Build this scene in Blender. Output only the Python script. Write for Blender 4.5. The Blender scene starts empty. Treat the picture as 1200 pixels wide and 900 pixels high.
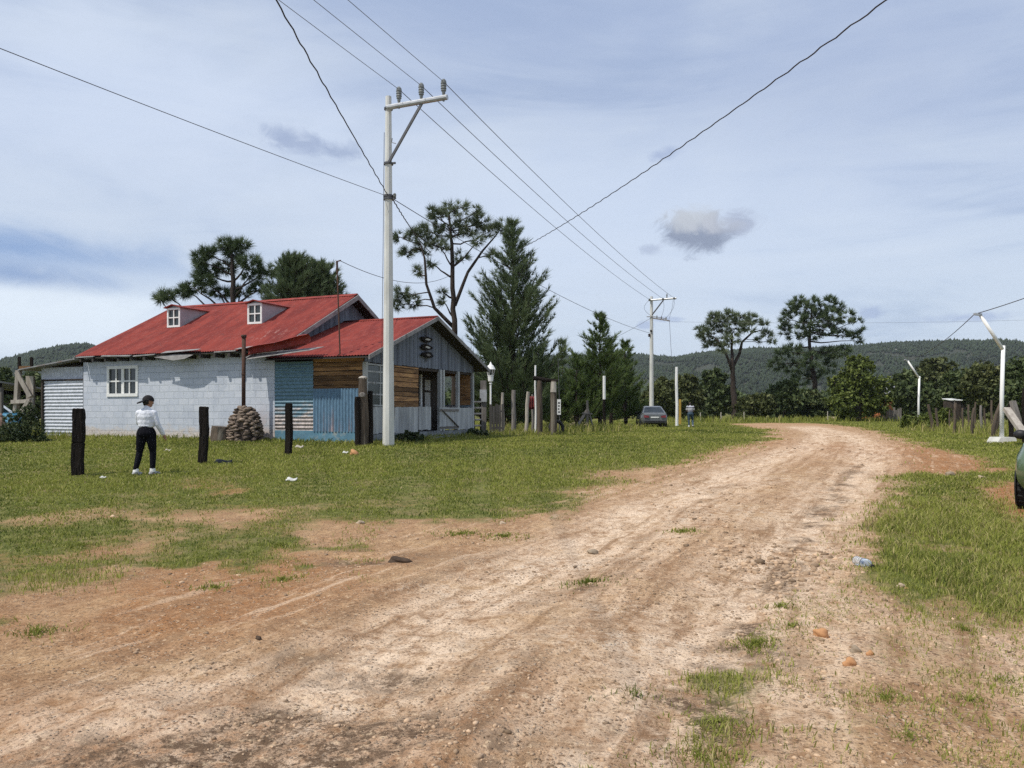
import bpy, bmesh, math, random
import numpy as np
from mathutils import Vector, Matrix
random.seed(7); RNG = np.random.default_rng(11)
scene = bpy.context.scene
COL = scene.collection
R = math.radians

# ---------------------------------------------------------------- camera
FPX, HZ, CH = 900.0, 482.0, 1.5          # focal length in photo pixels, horizon row, eye height
cam_d = bpy.data.cameras.new('camera'); cam = bpy.data.objects.new('camera', cam_d); COL.objects.link(cam)
cam_d.sensor_width = 36; cam_d.lens = 27.0; cam_d.shift_y = (HZ-450)/1200
cam_d.clip_start = 0.05; cam_d.clip_end = 9000
cam.location = (0, 0, CH); cam.rotation_euler = (R(90), 0, 0)
scene.camera = cam

# ---------------------------------------------------------------- light
SUN_EL = R(57); SUN_DIR = Vector((-.829*math.cos(SUN_EL), -.559*math.cos(SUN_EL), math.sin(SUN_EL))).normalized()
sun_d = bpy.data.lights.new('sun', 'SUN'); sun = bpy.data.objects.new('sun', sun_d); COL.objects.link(sun)
sun_d.energy = 3.3; sun_d.angle = R(0.9); sun_d.color = (1.0, .945, .85)
sun.rotation_euler = SUN_DIR.to_track_quat('Z', 'Y').to_euler()
scene.view_settings.view_transform = 'Standard'; scene.view_settings.look = 'None'
scene.view_settings.exposure = 0.22; scene.view_settings.gamma = 1.0
scene.cycles.use_denoising = False; scene.cycles.denoiser = 'OPENIMAGEDENOISE'; scene.cycles.denoising_input_passes = 'RGB_ALBEDO_NORMAL'
scene.cycles.max_bounces = 6; scene.cycles.transparent_max_bounces = 8

def lin(r, g, b):
    f = lambda c: (c/255/12.92) if c/255 <= .04045 else ((c/255+.055)/1.055)**2.4
    return (f(r), f(g), f(b), 1)

class NT:
    """small node-tree writer"""
    def __init__(s, tree): s.t = tree; s.n = tree.nodes; s.l = tree.links
    def put(s, sock, v):
        if isinstance(v, bpy.types.NodeSocket): s.l.new(v, sock)
        elif v is not None:
            try: sock.default_value = v
            except Exception: sock.default_value = (v, v, v, 1) if sock.type == 'RGBA' else (v, v, v)
    def add(s, typ, **kw):
        n = s.n.new(typ)
        for k, v in kw.items(): setattr(n, k, v)
        return n
    def math(s, op, a, b=None, c=None, clamp=False):
        n = s.add('ShaderNodeMath', operation=op, use_clamp=clamp)
        s.put(n.inputs[0], a); s.put(n.inputs[1], b); s.put(n.inputs[2], c); return n.outputs[0]
    def mix(s, f, a, b, blend='MIX'):
        n = s.add('ShaderNodeMix', data_type='RGBA', blend_type=blend, clamp_factor=True)
        s.put(n.inputs[0], f); s.put(n.inputs[6], a); s.put(n.inputs[7], b); return n.outputs[2]
    def ss(s, v, lo, hi, a=0.0, b=1.0):
        n = s.add('ShaderNodeMapRange', interpolation_type='SMOOTHSTEP')
        s.put(n.inputs[0], v); s.put(n.inputs[1], lo); s.put(n.inputs[2], hi); s.put(n.inputs[3], a); s.put(n.inputs[4], b); return n.outputs[0]
    def lr(s, v, lo, hi, a=0.0, b=1.0):
        n = s.add('ShaderNodeMapRange'); n.clamp = True
        s.put(n.inputs[0], v); s.put(n.inputs[1], lo); s.put(n.inputs[2], hi); s.put(n.inputs[3], a); s.put(n.inputs[4], b); return n.outputs[0]
    def noise(s, vec, scale, detail=4, rough=.55, dist=0.0):
        n = s.add('ShaderNodeTexNoise'); s.put(n.inputs['Vector'], vec); n.inputs['Scale'].default_value = scale
        n.inputs['Detail'].default_value = detail; n.inputs['Roughness'].default_value = rough; n.inputs['Distortion'].default_value = dist
        return n.outputs[0]
    def vmul(s, vec, m):
        n = s.add('ShaderNodeVectorMath', operation='MULTIPLY'); s.put(n.inputs[0], vec); n.inputs[1].default_value = m; return n.outputs[0]
    def xyz(s, x, y, z):
        n = s.add('ShaderNodeCombineXYZ'); s.put(n.inputs[0], x); s.put(n.inputs[1], y); s.put(n.inputs[2], z); return n.outputs[0]
    def sep(s, v):
        n = s.add('ShaderNodeSeparateXYZ'); s.put(n.inputs[0], v); return n.outputs
    def attr(s, name):
        n = s.add('ShaderNodeAttribute'); n.attribute_name = name; return n.outputs['Fac']

# world: Nishita sky behind a thin high veil with streaks and a few small clouds, all laid out by compass direction
world = bpy.data.worlds.new('World'); scene.world = world; world.use_nodes = True
def build_world():
    w = NT(world.node_tree); w.n.clear()
    out = w.add('ShaderNodeOutputWorld'); bg = w.add('ShaderNodeBackground'); bg.inputs[1].default_value = .1
    sky = w.add('ShaderNodeTexSky', sky_type='NISHITA'); sky.sun_disc = False
    sky.sun_elevation = SUN_EL; sky.sun_rotation = math.atan2(SUN_DIR.x, SUN_DIR.y) % (2*math.pi)
    sky.air_density = 1.0; sky.dust_density = 1.2; sky.ozone_density = 1.5
    tc = w.add('ShaderNodeTexCoord'); d = tc.outputs['Generated']
    x, y, z = w.sep(d)
    az = w.math('ARCTAN2', x, y); el = w.math('ARCSINE', z)
    P = w.xyz(az, w.math('MULTIPLY', el, 2.6), 0.3)
    # veil
    c10 = lambda r, g, b, k=1.0: tuple(v*10*k for v in lin(r, g, b)[:3]) + (1,)
    ramp = w.add('ShaderNodeValToRGB'); w.put(ramp.inputs[0], w.lr(el, 0, 1.2))
    e = ramp.color_ramp.elements
    stops = [(0, (190, 205, 226)), (.10, (195, 208, 226)), (.22, (189, 202, 223)), (.36, (172, 187, 213)), (.60, (152, 168, 200)), (1, (140, 156, 190))]
    while len(e) < len(stops): e.new(.5)
    for k, (p, c) in zip(e, stops): k.position = p; k.color = lin(*c)
    veil = w.vmul(ramp.outputs[0], (10, 10, 10))
    n1 = w.noise(P, 2.3, 6, .55, .6)
    n2 = w.noise(w.xyz(w.math('MULTIPLY', az, .7), w.math('MULTIPLY', el, 4.5), 2.1), 3.2, 7, .6, .8)
    streak = w.ss(w.math('ADD', w.math('MULTIPLY', n1, .6), w.math('MULTIPLY', n2, .4)), .40, .66)
    veil = w.mix(w.math('MULTIPLY', streak, .75), veil, c10(208, 218, 232))
    dk = w.ss(w.math('ADD', w.math('MULTIPLY', n1, .5), w.math('MULTIPLY', n2, .5)), .50, .34)
    veil = w.mix(w.math('MULTIPLY', dk, .7), veil, c10(150, 168, 200))
    skyc = w.mix(.86, sky.outputs[0], veil)
    nb = w.noise(w.xyz(az, w.math('MULTIPLY', el, 1.4), 5.0), 27, 9, .66, 1.2)
    nc = w.noise(w.xyz(az, w.math('MULTIPLY', el, 1.7), 9.0), 9, 7, .6, .7)
    def blob(px, py, rx, ry, col, k, amp, nz, lo=1.0, hi=.35, tilt=0.0):
        nonlocal skyc
        a0 = math.atan((px-600)/FPX); e0 = math.atan((HZ-py)/math.hypot(FPX, px-600))
        dx = w.math('DIVIDE', w.math('SUBTRACT', az, a0), rx/FPX)
        dy = w.math('DIVIDE', w.math('SUBTRACT', el, e0), ry/FPX)
        if tilt: dy = w.math('ADD', dy, w.math('MULTIPLY', dx, tilt))
        dd = w.math('SQRT', w.math('ADD', w.math('MULTIPLY', dx, dx), w.math('MULTIPLY', dy, dy)))
        dd = w.math('ADD', dd, w.math('MULTIPLY', w.math('SUBTRACT', nz, .5), amp))
        m = w.math('MULTIPLY', w.ss(dd, lo, hi), k)
        skyc = w.mix(m, skyc, col if not isinstance(col, tuple) or len(col) == 4 else c10(*col))
        return dy
    # broad features of this sky
    blob(1010, 60, 330, 150, (156, 172, 203), .55, 1.2, nc, 1.3, .1)
    blob(560, 30, 300, 90, (160, 176, 206), .45, 1.2, nc, 1.3, .1)
    blob(150, 120, 300, 90, (200, 212, 232), .6, 1.4, nc, 1.3, .1)
    blob(20, 292, 190, 30, (122, 153, 198), .8, 1.6, nc, 1.25, .0, .15)
    blob(40, 372, 250, 62, (220, 231, 242), .85, 1.5, nc, 1.15, .25, .1)
    blob(25, 322, 120, 17, (104, 137, 186), .7, 1.8, nc, 1.2, .0, .3)
    blob(700, 260, 420, 120, (198, 212, 234), .4, 1.0, nc, 1.3, .1)
    # small dark clouds
    blob(352, 168, 62, 17, (148, 163, 193), .75, 1.7, nb, 1.0, .1, .2)
    blob(400, 178, 28, 14, (150, 165, 194), .7, 1.6, nb, 1.0, .1)
    blob(322, 155, 30, 12, (154, 169, 198), .6, 1.8, nb, 1.0, .1, .4)
    blob(778, 181, 24, 10, (150, 166, 199), .65, 1.5, nb, 1.0, .1, -.3)
    blob(1020, 366, 17, 9, (158, 174, 205), .7, 1.5, nb)
    blob(1130, 372, 60, 7, (160, 176, 207), .7, 1.6, nb, 1.0, .1)
    blob(755, 381, 14, 7, (160, 176, 207), .7, 1.5, nb)
    blob(782, 374, 24, 5, (160, 176, 207), .6, 1.5, nb)
    blob(762, 292, 16, 8, (166, 181, 207), .5, 1.8, nb)
    blob(865, 262, 32, 17, (160, 170, 192), .8, 1.6, nb, 1.0, .3)
    blob(815, 274, 48, 30, (134, 145, 167), .95, 1.5, nb, 1.0, .45, .12)
    blob(810, 257, 38, 18, (188, 194, 203), .85, 1.5, nb, 1.05, .3)
    blob(838, 264, 34, 12, (178, 184, 197), .75, 1.7, nb, 1.05, .15)
    blob(765, 292, 20, 9, (170, 181, 203), .5, 1.9, nb)
    w.put(bg.inputs[0], skyc); w.l.new(bg.outputs[0], out.inputs[0])
build_world()

# ---------------------------------------------------------------- helpers: numbers
def hsh(ix, iy, s):
    v = np.sin(ix*127.1+iy*311.7+s*74.7)*43758.5453
    return v-np.floor(v)
def vnoise(x, y, s=0):
    x = np.asarray(x, float); y = np.asarray(y, float)
    ix, iy = np.floor(x), np.floor(y); fx, fy = x-ix, y-iy
    fx = fx*fx*(3-2*fx); fy = fy*fy*(3-2*fy)
    a = hsh(ix, iy, s); b = hsh(ix+1, iy, s); c = hsh(ix, iy+1, s); d = hsh(ix+1, iy+1, s)
    return (a*(1-fx)+b*fx)*(1-fy)+(c*(1-fx)+d*fx)*fy
def fbm(x, y, s=0, o=4):
    t, a, n = 0, .5, 0
    for k in range(o): t = t+a*vnoise(np.asarray(x)*2**k+k*7.3, np.asarray(y)*2**k-k*3.1, s+k); n += a; a *= .5
    return t/n
def sst(v, lo, hi):
    t = np.clip((np.asarray(v, float)-lo)/(hi-lo), 0, 1); return t*t*(3-2*t)

# ground height: dirt road a little lower than the meadow, the house on a slight rise
def gz0(x, y):
    x = np.asarray(x, float); y = np.asarray(y, float)
    z = .42*sst(y, 7, 24)+.16*np.exp(-((x+9)/9)**2-((y-27)/7)**2)
    return z+(fbm(x*.25, y*.25, 3, 2)-.5)*.07*sst(y, 3, 10)
def W(px, py, Y): return Vector(((px-600)/FPX*Y, Y, CH+(HZ-py)/FPX*Y))
def G(px, py):
    """the point of the ground seen at a photo pixel"""
    lo, Y = 1.0, 1.0
    while Y < 220:
        if CH-(py-HZ)/FPX*Y < float(gz0((px-600)/FPX*Y, Y)): break
        lo = Y; Y *= 1.02
    for _ in range(30):
        m = .5*(lo+Y)
        if CH-(py-HZ)/FPX*m < float(gz0((px-600)/FPX*m, m)): Y = m
        else: lo = m
    return Vector(((px-600)/FPX*lo, lo, float(gz0((px-600)/FPX*lo, lo))))
def GY(px, Y):
    x = (px-600)/FPX*Y; return Vector((x, Y, float(gz(x, Y))))
def sdf(poly, x, y):
    x = np.asarray(x, float); y = np.asarray(y, float)
    d = np.full(x.shape, 1e18); ins = np.zeros(x.shape, bool)
    n = len(poly)
    for i in range(n):
        ax, ay = poly[i]; bx, by = poly[(i+1) % n]
        ex, ey = bx-ax, by-ay; wx, wy = x-ax, y-ay
        t = np.clip((wx*ex+wy*ey)/(ex*ex+ey*ey+1e-12), 0, 1)
        d = np.minimum(d, (wx-ex*t)**2+(wy-ey*t)**2)
        c = ((ay <= y) & (by > y)) | ((by <= y) & (ay > y))
        with np.errstate(divide='ignore', invalid='ignore'):
            xi = ax+(y-ay)*ex/(ey if ey != 0 else 1e-12)
        ins ^= (c & (x < xi))
    d = np.sqrt(d); return np.where(ins, -d, d)
def pline(pts, x, y):
    d = np.full(np.shape(x), 1e18)
    for (ax, ay), (bx, by) in zip(pts[:-1], pts[1:]):
        ex, ey = bx-ax, by-ay
        t = np.clip(((x-ax)*ex+(y-ay)*ey)/(ex*ex+ey*ey), 0, 1)
        d = np.minimum(d, (x-ax-ex*t)**2+(y-ay-ey*t)**2)
    return np.sqrt(d)
g2 = lambda L: [tuple(G(*p)[:2]) for p in L]
ROAD = g2([(-500, 800), (-60, 758), (0, 730), (40, 707), (105, 696), (150, 686), (178, 668), (220, 672), (275, 668), (335, 682), (365, 678), (388, 642), (422, 614), (470, 602), (520, 618), (590, 616), (640, 602), (690, 582), (760, 562), (830, 545), (872, 530), (908, 516), (915, 508),
           (900, 503), (872, 500), (850, 497), (905, 495.6), (960, 496.5), (1010, 502), (1050, 513), (1064, 528), (1052, 548), (1008, 575), (992, 600), (985, 640), (962, 668), (905, 715), (862, 760), (822, 830), (795, 900)]) + [(1.0, 1.5), (0.8, -40), (-30, -40), (-14, 1.0)]
SPARSE = g2([(955, 665), (990, 640), (1040, 690), (1100, 718), (1210, 732), (1500, 770)]) + [(14, 3), (12, -30), (1.2, -30)] + g2([(795, 900), (862, 760)])
REDS = [g2([(1052, 526), (1095, 526), (1150, 540), (1182, 553), (1110, 557), (1040, 553)]), g2([(1140, 568), (1300, 560), (1330, 625), (1200, 618), (1160, 600)])]
TALL = g2([(1010, 612), (1045, 580), (1100, 566), (1150, 572), (1170, 605), (1230, 650), (1260, 715), (1180, 728), (1110, 716), (1050, 700), (1020, 660)])
TRK = [g2(L) for L in ([(200, 980), (330, 880), (480, 757), (600, 680), (750, 600), (880, 548), (955, 520), (965, 508), (930, 500)],
                       [(640, 1000), (720, 880), (800, 785), (880, 690), (960, 600), (1012, 550), (1022, 527), (995, 509), (950, 500)])]
TRK2 = [g2(L) for L in ([(-100, 880), (150, 840), (330, 790), (470, 760)], [(820, 840), (800, 880), (770, 950)], [(480, 900), (580, 780), (700, 680), (800, 610), (900, 560)])]
BARE = [g2(L) for L in ([(110, 700), (230, 660), (330, 640), (430, 660), (420, 720), (250, 760), (80, 760)], [(205, 608), (260, 597), (335, 595), (328, 612), (250, 619)], [(0, 656), (60, 648), (140, 642), (150, 650), (70, 661), (0, 669)],
                        [(820, 535), (870, 522), (900, 520), (870, 540)], [(690, 560), (780, 548), (840, 540), (800, 560)], [(900, 506), (935, 505), (930, 512)])]
def masks(x, y):
    """grass cover, pale worn dirt, red earth, damp dark stain"""
    x = np.asarray(x, float); y = np.asarray(y, float)
    s = np.clip(y/14, .35, 1.0)
    wob = (fbm(x*.8/s, y*.8/s, 5, 4)-.5)*2.6*s
    big = (fbm(x*.22, y*.22, 9, 3)-.5)*2
    dr = sdf(ROAD, x, y)
    fine = fbm(x*3.1, y*3.1, 15, 3)-.5
    lawn = sst(dr+wob*.8+fine*1.2, -.7*s, 1.3*s)
    edge = np.exp(-np.clip(dr, 0, 99)/1.4)*(x < 3)
    patch = fbm(x*.55+3, y*.75, 21, 4)
    lawn = lawn*(1-.6*edge*sst(patch, .48, .64))
    lawn = lawn*(1-.5*sst(fbm(x*.35, y*.35, 33, 4), .57, .74)*(1-sst(y, 13, 17)))
    spz = sst(-sdf(SPARSE, x, y)+wob*.35, -.3, .5)
    lawn = lawn*(1-spz)+spz*.34*sst(fbm(x*1.5, y*1.5, 41, 3), .36, .68)
    for p in REDS: lawn = lawn*(1-.9*sst(-sdf(p, x, y)+wob*.5+fine*.8, -.6, .6))
    for p in BARE[1:]: lawn = lawn*(1-.8*sst(-sdf(p, x, y)+wob*.8+fine, -1.0, .9))
    tall = sst(-sdf(TALL, x, y)+wob*.45+fine*.9, -.7, .7)
    tall = tall*(1-.85*sst(fbm(x*1.3, y*1.1, 45, 3), .47, .62))
    lawn = np.maximum(lawn*(1-.4*(tall > .05)*sst(fbm(x*2.1, y*1.7, 47, 3), .5, .62)), tall*.85)
    td = np.minimum(pline(TRK[0], x, y), pline(TRK[1], x, y))+wob*.12
    pale = np.exp(-(td/.62)**2)
    for t in TRK2: pale = np.maximum(pale, .5*np.exp(-(pline(t, x, y)/.45)**2))
    pale = pale+.4*spz*sst(fbm(x*.9, y*.9, 57, 4), .40, .60)+.45*sst(-dr, .6, 3)*sst(fbm(x*.5, y*.5, 55, 4), .42, .62)
    pale = np.clip(pale, 0, 1)*np.maximum(dr < .8, spz)
    red = sst(fbm(x*.3+9, y*.3, 61, 3)+.18*sst(-x, 0, 5), .50, .74)*sst(-x, -2.0, 1.0)
    for p in REDS: red = np.maximum(red, sst(-sdf(p, x, y)+wob*.3, -.5, .4))
    red = np.maximum(red, sst(-sdf(BARE[0], x, y)+wob*.6, -.5, .8)*.8)
    rr = G(1030, 527); red = np.maximum(red, np.exp(-((x-rr.x)/3.2)**2-((y-rr.y)/5.0)**2))
    dark = np.zeros_like(x)
    for px, py, rx, ry, k in [(330, 880, 1.0, .5, 1), (420, 850, .5, .25, .8), (440, 655, 1.0, .6, .55), (800, 830, .35, .5, .9), (860, 765, .5, .35, .6), (760, 900, .3, .5, .7), (130, 820, .7, .3, .4), (690, 690, .25, .2, .6), (340, 770, .6, .3, .4), (470, 790, .7, .35, .5)]:
        p = G(px, py); dark = np.maximum(dark, k*np.exp(-((x-p.x)/rx+wob*.5)**2-((y-p.y)/ry+fine)**2))
    for L, wd, k in EDGES: dark = np.maximum(dark, k*np.exp(-((pline(L, x, y)+wob*.12)/wd)**2))
    dark = dark*sst(fbm(x*3, y*3, 71, 4), .30, .58)
    return lawn, pale, red, dark, tall
EDGES = [(g2([(1005, 545), (962, 600), (908, 690), (866, 748), (818, 815), (780, 885), (740, 990)]), .2, .55), (g2([(760, 655), (690, 700), (600, 790), (520, 900)]), .16, .3), (g2([(860, 565), (740, 640), (640, 700), (540, 760)]), .18, .3), (g2([(600, 640), (470, 690), (380, 740)]), .2, .3)]
WHITES = [(735, 715, .32, .2), (570, 752, .22, .16), (790, 610, .5, .5), (640, 660, .6, .35), (405, 680, .18, .1), (720, 750, .5, .25), (860, 600, .6, .8), (500, 690, .3, .2), (600, 815, .2, .1), (900, 560, .6, 1.0)]
CENTRE = [((a[0]+b[0])/2, (a[1]+b[1])/2) for a, b in zip(TRK[0], TRK[1])]; CENTRE = [(CENTRE[0][0]*2-CENTRE[1][0], -6)]+CENTRE
def along(x, y):
    """road coordinates: signed distance from the centre line and length along it"""
    best = np.full(np.shape(x), 1e18); u = np.zeros(np.shape(x)); v = np.zeros(np.shape(x)); s = 0
    for (ax, ay), (bx, by) in zip(CENTRE[:-1], CENTRE[1:]):
        ex, ey = bx-ax, by-ay; L = math.hypot(ex, ey); t = np.clip(((x-ax)*ex+(y-ay)*ey)/L**2, 0, 1)
        d = np.hypot(x-ax-ex*t, y-ay-ey*t); m = d < best; best = np.where(m, d, best)
        u = np.where(m, d*np.sign(ex*(y-ay)-ey*(x-ax)), u); v = np.where(m, s+t*L, v); s += L
    return u, v
def whites(x, y):
    w = np.zeros(np.shape(x))
    for px, py, rx, ry in WHITES: p = G(px, py); w = np.maximum(w, np.exp(-((x-p.x)/rx)**2-((y-p.y)/ry)**2))
    return w
def relief(x, y):
    """ruts, lumps and tyre ribs of the dirt"""
    x = np.asarray(x, float); y = np.asarray(y, float)
    near = 1-sst(y, 25, 60)
    td = np.minimum(pline(TRK[0], x, y), pline(TRK[1], x, y))
    z = -.035*np.exp(-(td/.5)**2)+.02*np.exp(-((td-1.0)/.4)**2)
    ang = math.atan2(1, .75)
    q = x*math.cos(ang)-y*math.sin(ang)
    z = z+(vnoise(q*9, (x+y)*1.1, 77)-.5)*.012+(fbm(x*1.7, y*1.7, 81, 4)-.5)*.07+(fbm(x*7, y*7, 85, 3)-.5)*.028
    return z*near
def gz(x, y): return gz0(x, y)+relief(x, y)

# ---------------------------------------------------------------- helpers: meshes
class MB:
    def __init__(s): s.v = []; s.f = []; s.t = []; s.tint = None
    def add(s, vs, fs, tint=None):
        o = len(s.v); s.v.extend([tuple(p) for p in vs]); s.f.extend([tuple(i+o for i in f) for f in fs])
        t = random.random() if tint is None else tint
        s.t.extend([t]*len(fs)); return s
    def box(s, x0, x1, y0, y1, z0, z1, tint=None):
        v = [(x0, y0, z0), (x1, y0, z0), (x1, y1, z0), (x0, y1, z0), (x0, y0, z1), (x1, y0, z1), (x1, y1, z1), (x0, y1, z1)]
        return s.add(v, [(0, 3, 2, 1), (4, 5, 6, 7), (0, 1, 5, 4), (1, 2, 6, 5), (2, 3, 7, 6), (3, 0, 4, 7)], tint)
    def bar(s, a, b, w, h, up=(0, 0, 1), tint=None, w2=None, h2=None):
        a, b = Vector(a), Vector(b); d = (b-a).normalized(); up = Vector(up)
        if abs(d.dot(up)) > .95: up = Vector((0, 1, 0)) if abs(d.y) < .9 else Vector((1, 0, 0))
        sx = d.cross(up).normalized(); sz = sx.cross(d).normalized()
        w2 = w if w2 is None else w2; h2 = h if h2 is None else h2
        v = []
        for p, ww, hh in ((a, w, h), (b, w2, h2)):
            for i, j in ((-1, -1), (1, -1), (1, 1), (-1, 1)): v.append(p+sx*i*ww/2+sz*j*hh/2)
        return s.add(v, [(3, 2, 1, 0), (4, 5, 6, 7), (0, 1, 5, 4), (1, 2, 6, 5), (2, 3, 7, 6), (3, 0, 4, 7)], tint)
    def tube(s, pts, rad, n=8, cap=True, tint=None, jit=0.0):
        pts = [Vector(p) for p in pts]
        if not hasattr(rad, '__len__'): rad = [rad]*len(pts)
        vs, fs = [], []; ref = None
        for i, p in enumerate(pts):
            d = (pts[min(i+1, len(pts)-1)]-pts[max(i-1, 0)]).normalized()
            if ref is None: ref = Vector((1, 0, 0)) if abs(d.x) < .8 else Vector((0, 1, 0))
            sx = d.cross(ref).normalized(); sy = d.cross(sx).normalized(); ref = sx.cross(d)*-1 if False else ref
            for k in range(n):
                a = 2*math.pi*k/n; r = rad[i]*(1+random.uniform(-jit, jit))
                vs.append(p+(sx*math.cos(a)+sy*math.sin(a))*r)
        for i in range(len(pts)-1):
            for k in range(n):
                fs.append((i*n+k, i*n+(k+1) % n, (i+1)*n+(k+1) % n, (i+1)*n+k))
        if cap:
            fs.append(tuple(range(n-1, -1, -1))); fs.append(tuple((len(pts)-1)*n+k for k in range(n)))
        return s.add(vs, fs, tint)
    def lathe(s, prof, c=(0, 0, 0), n=16, axis='z', tint=None):
        vs, fs = [], []
        for r, h in prof:
            for k in range(n):
                a = 2*math.pi*k/n; u, w_ = r*math.cos(a), r*math.sin(a)
                vs.append({'z': (c[0]+u, c[1]+w_, c[2]+h), 'x': (c[0]+h, c[1]+u, c[2]+w_), 'y': (c[0]+w_, c[1]+h, c[2]+u)}[axis])
        m = len(prof)
        for i in range(m-1):
            for k in range(n): fs.append((i*n+k, i*n+(k+1) % n, (i+1)*n+(k+1) % n, (i+1)*n+k))
        fs.append(tuple(range(n-1, -1, -1))); fs.append(tuple((m-1)*n+k for k in range(n)))
        return s.add(vs, fs, tint)
    def ell(s, c, r, n=12, m=8, tint=None, jit=0.0, rot=None):
        c = Vector(c); vs, fs = [], []
        for i in range(m+1):
            t = math.pi*i/m
            for k in range(n):
                a = 2*math.pi*k/n; j = 1+random.uniform(-jit, jit)
                p = Vector((r[0]*math.sin(t)*math.cos(a)*j, r[1]*math.sin(t)*math.sin(a)*j, r[2]*math.cos(t)*j))
                if rot is not None: p = rot @ p
                vs.append(c+p)
        for i in range(m):
            for k in range(n): fs.append((i*n+k, (i+1)*n+k, (i+1)*n+(k+1) % n, i*n+(k+1) % n))
        return s.add(vs, fs, tint)
    def prism(s, poly, d, tint=None):
        """polygon (3-D points) extruded along d"""
        poly = [Vector(p) for p in poly]; d = Vector(d); n = len(poly)
        vs = poly+[p+d for p in poly]
        fs = [tuple(range(n-1, -1, -1)), tuple(range(n, 2*n))]+[(i, (i+1) % n, n+(i+1) % n, n+i) for i in range(n)]
        return s.add(vs, fs, tint)
    def corr(s, o, a, b, pitch, amp, nb=1, tint=None, wob=0.0, step=6):
        """corrugated sheet: waves across a, ribs run along b"""
        o, a, b = Vector(o), Vector(a), Vector(b); nrm = a.cross(b).normalized()
        na = max(2, int(a.length/pitch*step)); vs, fs = [], []
        for j in range(nb+1):
            for i in range(na+1):
                q = i/na; h = amp*math.sin(2*math.pi*q*a.length/pitch)
                h += wob*(math.sin(q*7+j*1.3)+math.sin(q*17+j*2.1)*.5)
                vs.append(o+a*q+b*(j/nb)+nrm*h)
        for j in range(nb):
            for i in range(na): fs.append((j*(na+1)+i, j*(na+1)+i+1, (j+1)*(na+1)+i+1, (j+1)*(na+1)+i))
        return s.add(vs, fs, tint)
    def holes(s, x0, x1, z0, z1, y0, y1, hs, tint=.5):
        """wall slab in x-z with rectangular openings (x0,x1,z0,z1)"""
        xs = sorted({x0, x1, *[h[0] for h in hs], *[h[1] for h in hs]}); zs = sorted({z0, z1, *[h[2] for h in hs], *[h[3] for h in hs]})
        for a, b in zip(xs[:-1], xs[1:]):
            run = None
            for c, d in zip(zs[:-1], zs[1:]):
                hit = any(h[0] < (a+b)/2 < h[1] and h[2] < (c+d)/2 < h[3] for h in hs)
                if not hit: run = (run[0], d) if run else (c, d)
                if hit and run: s.box(a, b, y0, y1, run[0], run[1], tint); run = None
            if run: s.box(a, b, y0, y1, run[0], run[1], tint)
        return s
    def build(s, name, m, parent=None, smooth=False, loc=None):
        me = bpy.data.meshes.new(name); off = Vector(loc) if loc is not None else None
        me.from_pydata([tuple(Vector(p)-off) for p in s.v] if off is not None else s.v, [], s.f)
        at = me.attributes.new('tint', 'FLOAT', 'FACE'); at.data.foreach_set('value', s.t)
        if smooth: me.polygons.foreach_set('use_smooth', [True]*len(me.polygons))
        me.materials.append(m); me.update()
        o = bpy.data.objects.new(name, me); COL.objects.link(o)
        if off is not None: o.location = off
        if parent is not None: o.parent = parent
        return o
def tri_obj(name, V, F, m, parent=None, attrs=None, loc=None):
    """fast mesh from numpy arrays; F is (n,3) or (n,4)"""
    me = bpy.data.meshes.new(name); k = F.shape[1]
    if loc is not None: V = V-np.array(loc)[None, :]
    me.vertices.add(len(V)); me.vertices.foreach_set('co', V.astype(np.float32).ravel())
    me.loops.add(F.size); me.loops.foreach_set('vertex_index', F.astype(np.int32).ravel())
    me.polygons.add(len(F)); me.polygons.foreach_set('loop_start', np.arange(0, F.size, k, dtype=np.int32))
    me.polygons.foreach_set('loop_total', np.full(len(F), k, dtype=np.int32))
    for nm, (dom, arr) in (attrs or {}).items():
        a = me.attributes.new(nm, 'FLOAT', dom); a.data.foreach_set('value', np.asarray(arr, np.float32))
    me.materials.append(m); me.update(calc_edges=True); me.validate()
    o = bpy.data.objects.new(name, me); COL.objects.link(o)
    if loc is not None: o.location = loc
    if parent is not None: o.parent = parent
    return o
def tag(o, label=None, cat=None, group=None, kind=None):
    if label: o['label'] = label
    if cat: o['category'] = cat
    if group: o['group'] = group
    if kind: o['kind'] = kind
    return o
def thing(name, label, cat, loc=(0, 0, 0), rz=0.0, group=None):
    o = bpy.data.objects.new(name, None); COL.objects.link(o); o.empty_display_size = .2
    o.location = loc; o.rotation_euler = (0, 0, rz); return tag(o, label, cat, group)
def dup(root, loc, rz, label):
    def cp(o, par):
        c = o.copy(); COL.objects.link(c)
        if par is not None: c.parent = par
        for ch in list(o.children): cp(ch, c)
        return c
    c = cp(root, None); c.location = loc; c.rotation_euler = (0, 0, rz); c['label'] = label; return c

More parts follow.
